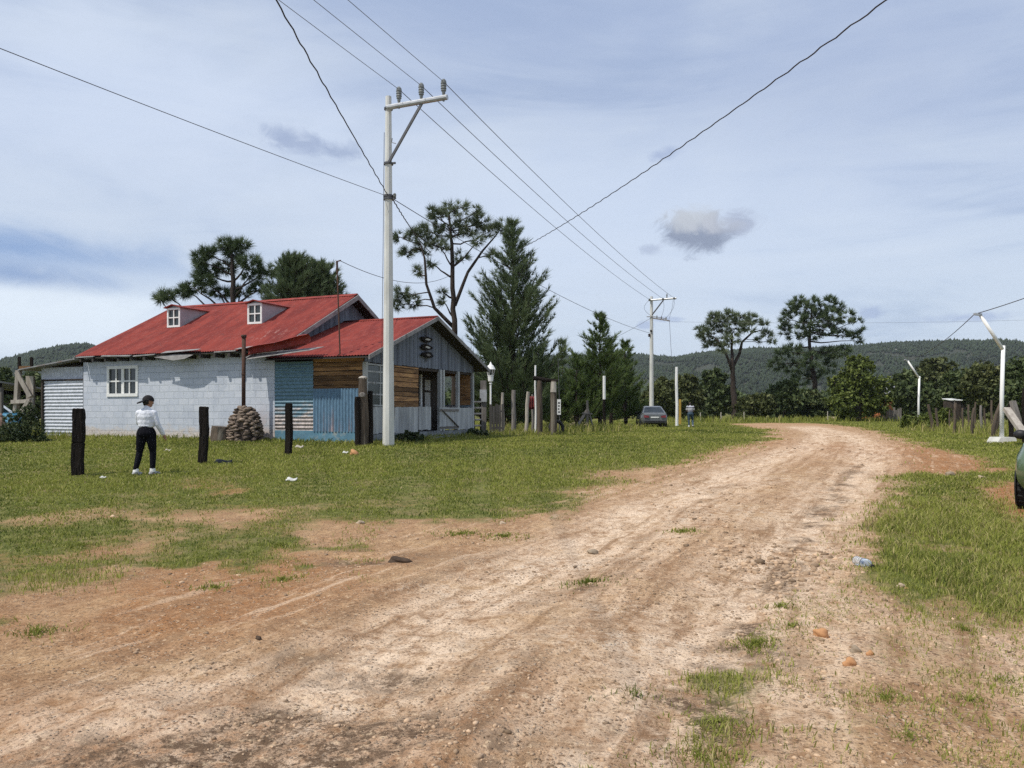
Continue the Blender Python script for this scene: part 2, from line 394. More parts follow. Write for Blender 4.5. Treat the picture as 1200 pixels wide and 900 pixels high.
# ---------------------------------------------------------------- materials
def pm(name, c1, c2=None, scale=4.0, rough=.85, bump=0.0, bscale=None, stretch=(1, 1, 1), c3=None, s3=1.2, t3=(.55, .7), tint=0.0, metal=0.0, spec=.3, coat=0.0):
    """procedural surface: two-tone noise, optional third tone in patches, per-piece tint, bump"""
    m = bpy.data.materials.new(name); m.use_nodes = True; n = NT(m.node_tree)
    b = n.n['Principled BSDF']; tc = n.add('ShaderNodeTexCoord'); v = n.vmul(tc.outputs['Object'], stretch)
    c2 = c2 or tuple(x*.8 for x in c1)
    nz = n.noise(v, scale, 6, .62)
    col = n.mix(n.ss(nz, .33, .67), tuple(c1[:3])+(1,), tuple(c2[:3])+(1,))
    if c3: col = n.mix(n.ss(n.noise(v, s3, 7, .65, .4), *t3), col, tuple(c3[:3])+(1,))
    if tint:
        f = n.lr(n.attr('tint'), 0, 1, 1-tint, 1+tint)
        col = n.mix(1.0, col, n.xyz(f, f, f), 'MULTIPLY')
    n.put(b.inputs['Base Color'], col); b.inputs['Roughness'].default_value = rough; b.inputs['Metallic'].default_value = metal
    b.inputs['Specular IOR Level'].default_value = spec; b.inputs['Coat Weight'].default_value = coat
    if bump:
        bp = n.add('ShaderNodeBump'); bp.inputs['Strength'].default_value = 1.0; bp.inputs['Distance'].default_value = bump
        n.put(bp.inputs['Height'], n.noise(v, bscale or scale*3, 5, .6)); n.l.new(bp.outputs[0], b.inputs['Normal'])
    return m
M = {}
M['concrete'] = pm('concrete', (.66, .66, .62), (.54, .54, .50), 3, .9, .004, 40, (1, 1, .25), (.38, .36, .32), 2, (.52, .72))
M['concrete2'] = pm('pale_concrete', (.62, .61, .56), (.50, .49, .45), 3, .9, .004, 40, (1, 1, .2))
M['darkwood'] = pm('charred_wood', (.012, .010, .009), (.022, .018, .015), 6, .95, .006, 25, (1, 1, .15), (.05, .036, .028), 3, (.62, .75), spec=.1)
M['greywood'] = pm('weathered_wood', (.24, .22, .20), (.14, .125, .11), 8, .9, .006, 30, (1, 1, .12), (.09, .075, .06), 3, (.55, .7), .25)
M['palewood'] = pm('pale_wood', (.46, .42, .36), (.32, .28, .24), 8, .85, .004, 30, (1, 1, .15), (.20, .16, .12), 3, (.6, .75), .2)
M['brownwood'] = pm('brown_planks', (.36, .20, .085), (.17, .088, .042), 5, .85, .006, 30, (.35, .35, 3.0), (.065, .04, .025), 2.2, (.53, .66), .6)
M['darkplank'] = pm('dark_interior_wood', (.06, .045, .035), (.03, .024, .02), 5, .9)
M['log'] = pm('post_log', (.12, .092, .068), (.065, .05, .038), 9, .9, .01, 30, (1, 1, .12), (.22, .20, .16), 2.5, (.55, .7))
M['white'] = pm('white_paint', (.80, .80, .77), (.70, .70, .67), 4, .6, 0, None, (1, 1, 1), (.45, .42, .36), 5, (.66, .76))
M['whitepole'] = pm('white_pole_paint', (.86, .86, .83), (.78, .78, .75), 4, .5)
M['glass'] = pm('dark_glass', (.020, .026, .027), (.035, .042, .042), 2, .08, 0, spec=.6)
M['greenglass'] = pm('grey_green_glass', (.05, .065, .058), (.03, .04, .038), 2.5, .15, 0, spec=.6)
M['cloth'] = pm('pale_curtain', (.55, .54, .50), (.38, .37, .34), 9, .9, 0, None, (1, 4, .4))
M['rust'] = pm('rusty_iron', (.085, .042, .028), (.05, .03, .024), 9, .85, .003, 40, (1, 1, .4), (.16, .07, .035), 4, (.55, .7))
M['darkmetal'] = pm('dark_galvanised', (.13, .13, .135), (.09, .09, .095), 6, .55, metal=.5)
M['galv'] = pm('galvanised_steel', (.50, .51, .52), (.40, .41, .42), 6, .45, metal=.4)
M['insul'] = pm('grey_porcelain', (.20, .21, .20), (.14, .15, .145), 3, .35)
M['wire'] = pm('conductor', (.16, .16, .17), (.12, .12, .13), 5, .5)
M['cable'] = pm('black_cable', (.028, .022, .022), (.05, .035, .03), 20, .7)
M['stone'] = pm('field_stone', (.24, .185, .14), (.13, .10, .08), 5, .95, .01, 14, (1, 1, 1), (.07, .055, .05), 3, (.55, .7), .5)
M['rock'] = pm('pale_rock', (.46, .37, .27), (.34, .26, .18), 7, .95, .006, 25, (1, 1, 1), None, 1, (.5, .6), .3, spec=.08)
M['greyrock'] = pm('grey_rock', (.34, .27, .195), (.22, .17, .12), 4, .98, .01, 18, (1, 1, 1), (.44, .39, .32), 3, (.55, .65), spec=.06)
M['orangerock'] = pm('ochre_rock', (.50, .27, .13), (.38, .19, .09), 9, .97, .004, 30, spec=.08)
M['darkclod'] = pm('dark_clod', (.055, .04, .03), (.10, .07, .05), 14, .97, .004, 30, spec=.05)
M['skin'] = pm('skin', (.36, .20, .13), (.31, .165, .105), 6, .55)
M['hair'] = pm('black_hair', (.012, .010, .009), (.02, .016, .014), 20, .6)
M['tyre'] = pm('tyre_rubber', (.022, .022, .023), (.035, .034, .033), 12, .85, .003, 50)
M['rim'] = pm('alloy_rim', (.42, .43, .44), (.32, .33, .34), 6, .35, metal=.7)
M['red'] = pm('faded_red_cloth', (.20, .04, .04), (.12, .028, .028), 5, .9)
M['yellow'] = pm('yellow_board', (.46, .30, .06), (.36, .23, .05), 5, .8)
M['bluebarrel'] = pm('blue_plastic', (.055, .20, .32), (.10, .28, .40), 5, .5, 0, None, (1, 1, 1), (.35, .42, .45), 3, (.58, .7))
M['tin'] = pm('tin_roof', (.30, .30, .30), (.20, .195, .19), 3, .55, metal=.3, c3=(.22, .13, .09), s3=2, t3=(.55, .7))
M['orange_wall'] = pm('orange_wall', (.40, .14, .06), (.30, .10, .045), 4, .9)
# ---------------------------------------------------------------- ground
def build_ground():
    ys = [-60, -45, -33, -24, -17, -12, -8, -5, -3, -1.5, -.5, .3, 1.0, 1.5, 2.0, 2.4]; y = 2.4
    while y < 2600:
        y += max(.03, .0062*(y+2)); ys.append(y)
    ys = np.array(ys); us = np.linspace(-1, 1, 461); us = np.sign(us)*(np.abs(us)*.8+.2*np.abs(us)**3)*1.35
    Y = np.repeat(ys[:, None], len(us), 1); X = us[None, :]*(np.abs(Y)+7)
    x, yv = X.ravel(), Y.ravel()
    z = gz(x, yv); far = sst(yv, 250, 900); z = z*(1-far)+.2*far
    gm, pale, red, dark, tall = masks(x, yv); ru, rv = along(x, yv); wh = whites(x, yv)
    z = z+gm*.03*(1-sst(yv, 12, 40))*fbm(x*5, yv*5, 91, 2)
    nr, nc = Y.shape; i = np.arange(nr-1)[:, None]*nc+np.arange(nc-1)[None, :]
    F = np.stack([i, i+1, i+nc+1, i+nc], -1).reshape(-1, 4)
    m = bpy.data.materials.new('earth'); m.use_nodes = True; n = NT(m.node_tree); b = n.n['Principled BSDF']
    P = n.add('ShaderNodeTexCoord').outputs['Object']
    g, pa, rd, dk = [n.attr(a) for a in ('grass', 'pale', 'red', 'dark')]
    f1 = n.noise(P, 1.4, 8, .62, .3); f2 = n.noise(P, 9, 7, .66); f3 = n.noise(P, 45, 6, .7); f5 = n.noise(P, 19, 5, .75); f4 = n.noise(P, 3.5, 8, .65, .5)
    road = n.xyz(n.math('MULTIPLY', n.attr('ru'), 3.2), n.math('MULTIPLY', n.attr('rv'), .35), 0)
    st = n.noise(road, 1.6, 8, .68, .5); onroad = n.ss(n.math('ABSOLUTE', n.attr('ru')), 4.2, 2.6)
    soil = n.mix(n.ss(f2, .34, .66), (.325, .183, .095, 1), (.490, .308, .172, 1))
    soil = n.mix(n.math('MULTIPLY', n.ss(f1, .45, .66), .5), soil, (.58, .39, .215, 1))
    soil = n.mix(n.math('MULTIPLY', rd, n.ss(f4, .25, .6)), soil, (.36, .165, .066, 1))
    soil = n.mix(n.math('MULTIPLY', n.math('MULTIPLY', onroad, n.ss(st, .50, .36)), .5), soil, (.27, .16, .09, 1))
    soil = n.mix(n.math('MULTIPLY', n.math('MULTIPLY', onroad, n.ss(st, .52, .66)), .6), soil, (.74, .545, .375, 1))
    pf = n.math('MULTIPLY', pa, n.ss(n.math('ADD', n.math('MULTIPLY', f4, .55), n.math('MULTIPLY', f2, .45)), .34, .58), clamp=True)
    soil = n.mix(n.math('MULTIPLY', pf, n.ss(st, .30, .55)), soil, (.83, .635, .455, 1))
    soil = n.mix(n.math('MULTIPLY', n.attr('white'), n.ss(n.math('ADD', n.math('MULTIPLY', f3, .45), n.math('MULTIPLY', f2, .55)), .50, .62)), soil, (.68, .56, .43, 1))
    soil = n.mix(n.math('MULTIPLY', n.ss(n.math('ADD', n.math('MULTIPLY', f3, .5), n.math('MULTIPLY', f4, .5)), .57, .68), n.ss(pa, .05, .6)), soil, (.72, .60, .46, 1))
    # gravel grains: small light and dark chips
    vo = n.add('ShaderNodeTexVoronoi'); n.put(vo.inputs['Vector'], P); vo.inputs['Scale'].default_value = 36; vo.inputs['Randomness'].default_value = 1
    chip = n.sep(vo.outputs['Color'])
    cs = n.math('MULTIPLY', n.ss(vo.outputs['Distance'], .42, .2), n.ss(f4, .38, .62))
    soil = n.mix(n.math('MULTIPLY', cs, n.ss(chip[0], .62, .72)), soil, (.62, .48, .35, 1))
    soil = n.mix(n.math('MULTIPLY', cs, n.ss(chip[1], .70, .80)), soil, (.17, .105, .065, 1))
    soil = n.mix(n.math('MULTIPLY', n.ss(f3, .48, .36), .85), soil, (.13, .076, .042, 1))
    soil = n.mix(n.math('MULTIPLY', n.ss(dk, .05, .6), n.ss(n.math('ADD', n.math('MULTIPLY', f2, .55), n.math('MULTIPLY', f3, .45)), .44, .54)), soil, (.155, .10, .062, 1))
    soil = n.mix(n.math('MULTIPLY', n.ss(f5, .56, .66), n.math('ADD', n.math('MULTIPLY', onroad, .4), .2)), soil, (.80, .60, .39, 1)); soil = n.mix(n.math('MULTIPLY', n.ss(f5, .43, .34), .45), soil, (.20, .118, .064, 1))
    gr = n.mix(n.ss(f4, .35, .65), (.125, .145, .033, 1), (.21, .205, .062, 1))
    gr = n.mix(n.math('MULTIPLY', n.ss(f2, .40, .62), .6), gr, (.080, .088, .026, 1))
    gr = n.mix(n.math('MULTIPLY', n.ss(f1, .50, .64), .55), gr, (.27, .205, .105, 1))
    gsel = n.ss(n.math('ADD', g, n.math('MULTIPLY', n.math('SUBTRACT', n.math('ADD', n.math('MULTIPLY', f2, .6), n.math('MULTIPLY', f3, .4)), .5), 1.6)), .25, .85)
    n.put(b.inputs['Base Color'], n.mix(gsel, soil, gr)); b.inputs['Roughness'].default_value = .97; b.inputs['Specular IOR Level'].default_value = .12
    h = n.math('ADD', n.math('MULTIPLY', f2, .6), n.math('ADD', n.math('MULTIPLY', n.math('ADD', f3, f5), .35), n.math('MULTIPLY', n.math('MULTIPLY', cs, chip[0]), .35)))
    bp = n.add('ShaderNodeBump'); bp.inputs['Strength'].default_value = 1; bp.inputs['Distance'].default_value = .045; n.put(bp.inputs['Height'], h)
    n.l.new(bp.outputs[0], b.inputs['Normal'])
    o = tri_obj('ground', np.stack([x, yv, z], 1), F, m, attrs={'grass': ('POINT', gm), 'pale': ('POINT', pale), 'red': ('POINT', red), 'dark': ('POINT', dark), 'ru': ('POINT', ru), 'rv': ('POINT', rv), 'white': ('POINT', wh)})
    o.data.polygons.foreach_set('use_smooth', [True]*len(o.data.polygons)); tag(o, 'open ground with a rutted dirt road curving through short grass', 'ground', None, 'structure')
build_ground()

# ---------------------------------------------------------------- grass
def blade_mat(name, c1, c2, c3):
    m = bpy.data.materials.new(name); m.use_nodes = True; n = NT(m.node_tree); b = n.n['Principled BSDF']
    r = n.add('ShaderNodeValToRGB'); n.put(r.inputs[0], n.attr('tint')); e = r.color_ramp.elements
    e.new(.5); e.new(.8)
    for k, (p, c) in zip(e, [(0, c1), (.45, c2), (.82, c2), (1, c3)]): k.position = p; k.color = tuple(c)+(1,)
    n.put(b.inputs['Base Color'], r.outputs[0]); b.inputs['Roughness'].default_value = .7; b.inputs['Specular IOR Level'].default_value = .2
    tr = n.add('ShaderNodeBsdfTranslucent'); n.put(tr.inputs[0], r.outputs[0]); ms = n.add('ShaderNodeMixShader'); ms.inputs[0].default_value = .32
    out = n.n['Material Output']; n.l.new(b.outputs[0], ms.inputs[1]); n.l.new(tr.outputs[0], ms.inputs[2]); n.l.new(ms.outputs[0], out.inputs[0])
    return m
def blades(x, y, z, h, w, tint, lean=.45, bend=True):
    """bent two-piece blades: base pair, middle pair, tip"""
    n = len(x); a = RNG.uniform(0, 2*np.pi, n); la = RNG.uniform(0, 2*np.pi, n); L = RNG.uniform(.1, lean, n)*h
    c, s = np.cos(a)*w/2, np.sin(a)*w/2; lx, ly = np.cos(la)*L, np.sin(la)*L
    V = np.empty((n, 5, 3))
    V[:, 0] = np.stack([x-c, y-s, z-.01], 1); V[:, 1] = np.stack([x+c, y+s, z-.01], 1)
    V[:, 2] = np.stack([x+lx*.35-c*.8, y+ly*.35-s*.8, z+h*.6], 1); V[:, 3] = np.stack([x+lx*.35+c*.8, y+ly*.35+s*.8, z+h*.6], 1)
    V[:, 4] = np.stack([x+lx, y+ly, z+h], 1)
    b = np.arange(n)[:, None]*5
    F = np.concatenate([b+np.array([[0, 1, 3]]), b+np.array([[0, 3, 2]]), b+np.array([[2, 3, 4]])], 0)
    return V.reshape(-1, 3), F, np.concatenate([tint]*3)
WEEDBANDS = [([(466, 24.4), (556, 30.2)], .35, 900, .12, .35, .15), ([(560, 31.8), (660, 35.4)], .4, 1800, .1, .4, .3), ([(585, 37), (690, 42)], 1.2, 3500, .2, .7, .35), ([(690, 45), (745, 51)], 1.0, 1500, .1, .4, .2), ([(1085, 42), (1130, 39), (1172, 33), (1215, 28)], .6, 3800, .12, .5, .35), ([(1120, 44), (1180, 37), (1230, 31)], 1.2, 3800, .3, .9, .4), ([(760, 72), (1060, 82)], 2.0, 3500, .3, .9, .1), ([(-30, 25.2), (75, 27)], .6, 900, .2, .5, .2)]
def build_grass():
    N = 1150000
    r = np.exp(RNG.uniform(np.log(3.0), np.log(85), N)); th = RNG.uniform(-R(44), R(44), N)
    x, y = r*np.sin(th), r*np.cos(th)
    gm, pale, red, dark, tall = masks(x, y)
    clump = fbm(x*2.2/np.clip(r/9, .6, 3), y*2.2/np.clip(r/9, .6, 3), 101, 3)
    keep = RNG.random(N) < np.clip(gm*1.1*sst(clump+gm*.45, .50, .95), 0, 1)*np.clip(r/16, .42, 1)
    keep |= (RNG.random(N) < tall*.55*(r < 30))
    x, y, r, gm, tall, clump = x[keep], y[keep], r[keep], gm[keep], tall[keep], clump[keep]; n = len(x)
    big = fbm(x*.3, y*.3, 111, 3)
    wallg = np.exp(-np.clip(sdf(HOUSE_FOOT, x, y), 0, 9)/.8)
    h = (.016+.026*RNG.random(n)+.022*sst(big, .45, .65))*(.6+.5*gm)+tall*(.01+.085*RNG.random(n)**1.7)+.14*wallg*RNG.random(n)
    h = h*np.clip(.8+r/60, .8, 1.7)
    w = (.0045+.005*RNG.random(n))*np.clip(r/7.0, .9, 9)
    tint = np.clip(.42+.9*(big-.5)+.8*(clump-.5)+RNG.normal(0, .2, n)+.25*(1-gm)-.10*tall, 0, 1)
    tint = np.where(RNG.random(n) < .12+.25*(1-gm)+.14*tall, .85+.15*RNG.random(n), np.minimum(tint, .84))
    V, F, t = blades(x, y, gz(x, y)+.01, h, w, tint, 1.3)
    m = blade_mat('grass_blades', (.088, .120, .021), (.280, .298, .060), (.50, .41, .20))
    tag(tri_obj('grass', V, F, m, attrs={'tint': ('FACE', t)}), 'short green meadow grass, patchy towards the dirt road', 'grass', None, 'stuff')
    # rank weeds and dry grass along the fences, the porch and the far edge of the meadow
    bx, by, bh, bt = [], [], [], []
    for pts, wd, cnt, h0, h1, dry in WEEDBANDS:
        q = [(px, Y) for px, Y in pts]
        for _ in range(cnt):
            i = random.randrange(len(q)-1); t = random.random(); Y = q[i][1]+(q[i+1][1]-q[i][1])*t; px = q[i][0]+(q[i+1][0]-q[i][0])*t
            bx.append((px-600)/FPX*Y+random.gauss(0, wd)); by.append(Y+random.gauss(0, wd)); bh.append(random.uniform(h0, h1)*random.uniform(.5, 1)); bt.append(random.uniform(.82, 1) if random.random() < dry else random.uniform(.1, .8))
    bx, by, bh, bt = map(np.array, (bx, by, bh, bt)); V, F, t = blades(bx, by, gz(bx, by), bh, .010*by/12, bt, .7)
    tag(tri_obj('weeds', V, F, m, attrs={'tint': ('FACE', t)}), 'rank weeds and dry grass growing along the fences and porch', 'weeds', None, 'stuff')
    # tall seed stalks in the right patch
    k = 70; P = np.array([[random.uniform(0, 1), random.uniform(0, 1)] for _ in range(k)])
    p0, p1 = G(1040, 690), G(1195, 585)
    xs = p0.x+(p1.x-p0.x)*P[:, 0]+RNG.normal(0, .3, k); yv = p0.y+(p1.y-p0.y)*P[:, 1]
    ok = sdf(TALL, xs, yv) < .3; xs, yv = xs[ok], yv[ok]; k = len(xs)
    V, F, t = blades(xs, yv, gz(xs, yv), RNG.uniform(.12, .45, k), np.full(k, .005), RNG.uniform(.55, 1, k), .6)
    tag(tri_obj('grass_stalks', V, F, m, attrs={'tint': ('FACE', t)}), 'thin pale seed stalks rising from the long grass patch', 'grass', None, 'stuff')
    # small weeds in the sparse dirt, low rosettes
    pts = [(885, 752, .16, 260), (800, 625, .2, 120), (690, 683, .26, 160), (540, 625, .3, 150), (1040, 822, .12, 90), (1130, 742, .14, 90), (1135, 820, .12, 80), (840, 845, .2, 160), (745, 815, .16, 50), (820, 885, .25, 170), (915, 712, .1, 70), (100, 640, .3, 200), (330, 678, .2, 120), (250, 690, .18, 90), (45, 745, .2, 140), (1065, 868, .15, 60), (1175, 800, .2, 90), (930, 735, .12, 50), (330, 640, .35, 200), (590, 630, .3, 120)]
    X, Yv, H, T = [], [], [], []
    for px, py, rad, cnt in pts:
        p = G(px, py); cnt = int(cnt*1.5)
        rr = np.abs(RNG.normal(0, rad*.6, cnt)); aa = RNG.uniform(0, 6.28, cnt)
        X.append(p.x+rr*np.cos(aa)*1.3); Yv.append(p.y+rr*np.sin(aa)); H.append(RNG.uniform(.012, .040, cnt)*(1.3-rr/rad*.4).clip(.3)); T.append(RNG.uniform(.1, .55, cnt) if px not in (690, 745) else RNG.uniform(.0, .35, cnt))
    k = 26000; th = RNG.uniform(R(8), R(40), k); r = np.exp(RNG.uniform(np.log(3.0), np.log(9), k)); xx, yy = r*np.sin(th), r*np.cos(th)
    ok = (sdf(SPARSE, xx, yy) < 0) & (fbm(xx*2.5, yy*2.5, 131, 3)+RNG.normal(0, .08, k) > .53); X.append(xx[ok]); Yv.append(yy[ok]); H.append(RNG.uniform(.006, .032, ok.sum())); T.append(RNG.uniform(.2, 1.15, ok.sum()).clip(0, 1))
    X, Yv, H, T = map(np.concatenate, (X, Yv, H, T))
    V, F, t = blades(X, Yv, gz(X, Yv), H, np.full(len(X), .0065)*np.clip(Yv/5, .8, 3), T, 1.9)
    tag(tri_obj('weeds', V, F, m, attrs={'tint': ('FACE', t)}), 'low green weeds scattered over the stony dirt', 'weeds', None, 'stuff')
def ico():
    bm = bmesh.new(); bmesh.ops.create_icosphere(bm, subdivisions=1, radius=1); bm.verts.ensure_lookup_table()
    v = np.array([p.co[:] for p in bm.verts]); f = np.array([[q.index for q in p.verts] for p in bm.faces]); bm.free(); return v, f
ICO_V, ICO_F = ico()
def blobs(C, S, jit=.25, flat=None, rotz=True):
    """many small irregular lumps in one mesh: centres (n,3), sizes (n,3)"""
    n = len(C); k = len(ICO_V)
    B = ICO_V[None]*(1+RNG.uniform(-jit, jit, (n, k, 1)))*S[:, None, :]
    a = RNG.uniform(0, 6.28, n); c, s = np.cos(a)[:, None], np.sin(a)[:, None]
    B = np.stack([B[..., 0]*c-B[..., 1]*s, B[..., 0]*s+B[..., 1]*c, B[..., 2]], -1)
    V = (B+C[:, None, :]).reshape(-1, 3); F = (ICO_F[None]+np.arange(n)[:, None, None]*k).reshape(-1, 3)
    return V, F, len(ICO_F)
OCT_V = np.array([(1, 0, 0), (-1, 0, 0), (0, 1, 0), (0, -1, 0), (0, 0, 1.15), (0, 0, -.8)], float); OCT_F = np.array([(0, 2, 4), (2, 1, 4), (1, 3, 4), (3, 0, 4), (2, 0, 5), (1, 2, 5), (3, 1, 5), (0, 3, 5)])
def blobs8(C, S, jit):
    n = len(C); B = OCT_V[None]*(1+RNG.uniform(-jit, jit, (n, 6, 1)))*S[:, None, :]; a = RNG.uniform(0, 6.28, n); c, s = np.cos(a)[:, None], np.sin(a)[:, None]
    B = np.stack([B[..., 0]*c-B[..., 1]*s, B[..., 0]*s+B[..., 1]*c, B[..., 2]], -1)
    return (B+C[:, None, :]).reshape(-1, 3), (OCT_F[None]+np.arange(n)[:, None, None]*6).reshape(-1, 3), 8
def build_gravel():
    n = 60000; r = np.exp(RNG.uniform(np.log(2.8), np.log(26), n)); th = RNG.uniform(-R(43), R(43), n); x, y = r*np.sin(th), r*np.cos(th)
    gm, pale, red, dark, tall = masks(x, y); den = fbm(x*1.1, y*1.1, 141, 4)
    sp = sdf(SPARSE, x, y) < .2; q = G(905, 660); heap = np.exp(-((x-q.x)/.8)**2-((y-q.y)/1.3)**2)
    keep = (RNG.random(n) < sst(den, .42, .7)*(.55+.45*sp)+.25*sp+heap) & (gm < .55)
    x, y, r, heap = x[keep], y[keep], r[keep], heap[keep]; n = len(x)
    s = np.exp(RNG.normal(np.log(.0062), .6, n)).clip(.003, .019)*(1+heap*.9)*np.clip(r/6, .85, 2.0)
    S = s[:, None]*RNG.uniform(.6, 1.3, (n, 3))*np.array([1, 1, .65])
    V, F, k = blobs(np.stack([x, y, gz(x, y)+s*.1], 1), S, .3)
    m = pm('gravel', (.42, .30, .20), (.36, .25, .16), 30, .97, 0, tint=.5, spec=.08)
    tag(tri_obj('gravel', V, F, m, attrs={'tint': ('FACE', np.repeat(np.clip(RNG.normal(.5, .28, n), 0, 1), k))}), 'loose pale gravel and chips on the dirt road and verge', 'gravel', None, 'stuff')

# ---------------------------------------------------------------- hills and far forest
RIDGE = np.array([(-500, 452), (-200, 438), (-60, 430), (0, 424), (40, 414), (75, 408), (100, 406), (130, 414), (180, 430), (300, 440), (450, 436), (560, 428), (620, 422), (680, 419), (740, 417), (790, 420), (830, 415), (880, 411), (940, 411), (1000, 408), (1060, 403.5), (1110, 402), (1160, 403), (1200, 406), (1300, 415), (1500, 430), (1800, 445)])
def hill_z(x, y):
    r = np.hypot(x, y); px = 600+FPX*x/np.maximum(y, 1)
    top = np.interp(px, RIDGE[:, 0], RIDGE[:, 1])+2.5
    H = CH+(HZ-top)/FPX*1450*np.cos(np.arctan2(x, y))
    t = sst(r, 520, 1450); spur = (fbm(np.arctan2(x, y)*14, r/420, 151, 4)-.5)*2
    return .2+H*np.clip(t+spur*.20*t*(1-t)*4, 0, 1.02)*(1-.35*sst(r, 1500, 2300))
def build_hills():
    az = np.linspace(-R(58), R(58), 520); rr = np.linspace(440, 2300, 120)
    A, Rr = np.meshgrid(az, rr); x, y = (Rr*np.sin(A)).ravel(), (Rr*np.cos(A)).ravel()
    z = hill_z(x, y)-.4*(Rr.ravel() < 460); nc = len(az); i = np.arange(len(rr)-1)[:, None]*nc+np.arange(nc-1)[None]
    F = np.stack([i, i+1, i+nc+1, i+nc], -1).reshape(-1, 4)
    m = pm('hill_soil', (.026, .034, .020), (.045, .048, .030), .02, .95, 0, None, (1, 1, 1), (.34, .31, .26), .011, (.60, .66))
    o = tri_obj('hills', np.stack([x, y, z], 1), F, m); tag(o, 'low wooded hills along the horizon', 'hills', None, 'structure')
    n = 120000; a = RNG.uniform(-R(45), R(45), n); r = np.sqrt(RNG.uniform(480**2, 1560**2, n)); x, y = r*np.sin(a), r*np.cos(a)
    rock = fbm(x/38, y/60, 161, 3)
    px = 600+FPX*x/y; el = HZ-(hill_z(x, y)-CH)/y*FPX
    bare = (rock > .66) | ((np.hypot((px-800)/45, (el-432)/7) < 1) & (rock > .47)) | ((np.hypot((px-1040)/25, (el-416)/5) < 1) & (rock > .5)) | ((np.hypot((px-1120)/15, (el-413)/3) < 1) & (rock > .45))
    keep = ~bare; x, y, r = x[keep], y[keep], r[keep]; n = len(x)
    h = RNG.uniform(1.8, 5.0, n)*np.where(RNG.random(n) < .12, 1.35, 1); w = h*RNG.uniform(.28, .46, n)
    V, F, k = blobs8(np.stack([x, y, hill_z(x, y)+h*.42], 1), np.stack([w, w*RNG.uniform(.8, 1.2, n), h*.62], 1), .3)
    fm = pm('far_forest', (.022, .034, .018), (.034, .048, .024), .05, .95, 0, tint=.35)
    tint = np.clip(.5+1.3*(fbm(x/110, y/110, 171, 3)-.5)+RNG.normal(0, .2, n), 0, 1)
    tag(tri_obj('forest', V, F, fm, attrs={'tint': ('FACE', np.repeat(tint, k))}), 'dark green pine forest covering the distant hills', 'forest', None, 'stuff')
build_hills()
build_gravel()

# ---------------------------------------------------------------- foliage
def leaf_mat(name, c1, c2, c3=None, trans=.18):
    m = bpy.data.materials.new(name); m.use_nodes = True; n = NT(m.node_tree); b = n.n['Principled BSDF']
    r = n.add('ShaderNodeValToRGB'); n.put(r.inputs[0], n.attr('tint')); e = r.color_ramp.elements; e.new(.6)
    for k, (p, c) in zip(e, [(0, c1), (.6, c2), (1, c3 or c2)]): k.position = p; k.color = tuple(c)+(1,)
    n.put(b.inputs['Base Color'], r.outputs[0]); b.inputs['Roughness'].default_value = .65; b.inputs['Specular IOR Level'].default_value = .3
    tr = n.add('ShaderNodeBsdfTranslucent'); n.put(tr.inputs[0], r.outputs[0]); ms = n.add('ShaderNodeMixShader'); ms.inputs[0].default_value = trans
    n.l.new(b.outputs[0], ms.inputs[1]); n.l.new(tr.outputs[0], ms.inputs[2]); n.l.new(ms.outputs[0], n.n['Material Output'].inputs[0])
    return m
M['needle'] = leaf_mat('pine_needles', (.066, .092, .044), (.155, .192, .104), (.25, .28, .17))
M['needle_d'] = leaf_mat('dark_pine_needles', (.042, .068, .030), (.102, .142, .062), (.175, .215, .105))
M['needle_g'] = leaf_mat('young_pine_needles', (.040, .066, .018), (.098, .145, .038), (.16, .21, .07))
M['juniper'] = leaf_mat('juniper_leaves', (.050, .070, .014), (.130, .165, .032), (.20, .23, .06))
M['olive'] = leaf_mat('olive_leaves', (.045, .056, .018), (.108, .124, .042), (.165, .17, .065))
M['leafd'] = leaf_mat('dark_leaves', (.036, .054, .020), (.092, .124, .042), (.155, .175, .07))
M['weedleaf'] = leaf_mat('weed_leaves', (.026, .042, .016), (.062, .088, .032), (.13, .14, .06))
M['bark'] = pm('pine_bark', (.050, .037, .030), (.028, .021, .017), 9, .95, .01, 20, (1, 1, .3), (.09, .07, .055), 3, (.55, .7))
M['barkg'] = pm('grey_bark', (.11, .095, .08), (.06, .05, .042), 9, .95, .01, 20, (1, 1, .3))
def unit(n):
    v = RNG.normal(size=(n, 3)); return v/np.linalg.norm(v, axis=1, keepdims=True)
def needles(C, A, n, L, w, tint, spread=.9, back=.15):
    """tufts: n slim needles from each centre C fanning round its axis A"""
    k = len(C); c = np.repeat(C, n, 0); a = np.repeat(A, n, 0); l = np.repeat(np.broadcast_to(L, (k,)), n)*RNG.uniform(.7, 1.15, k*n)
    d = a+unit(k*n)*spread; d /= np.linalg.norm(d, axis=1, keepdims=True)
    s = np.cross(d, unit(k*n)); s /= np.linalg.norm(s, axis=1, keepdims=True)
    w = np.repeat(np.broadcast_to(w, (k,)), n)[:, None]
    b = c-a*(l*back)[:, None]+unit(k*n)*(l*.12)[:, None]
    V = np.stack([b-s*w/2, b+s*w/2, b+d*l[:, None]], 1).reshape(-1, 3)
    t = np.clip(np.repeat(tint, n)+RNG.normal(0, .10, k*n), 0, 1)
    return V, np.arange(k*n*3).reshape(-1, 3), t
def leaves(C, s, tint):
    """small tilted leaf faces at points C"""
    n = len(C); u = unit(n); v = np.cross(u, unit(n)); v /= np.linalg.norm(v, axis=1, keepdims=True); s = np.broadcast_to(s, (n,))[:, None]*RNG.uniform(.6, 1.3, (n, 1))
    V = np.stack([C-u*s, C+v*s*.55, C+u*s, C-v*s*.55], 1).reshape(-1, 3)
    return V, np.arange(n*4).reshape(-1, 4), np.clip(tint+RNG.normal(0, .12, n), 0, 1)
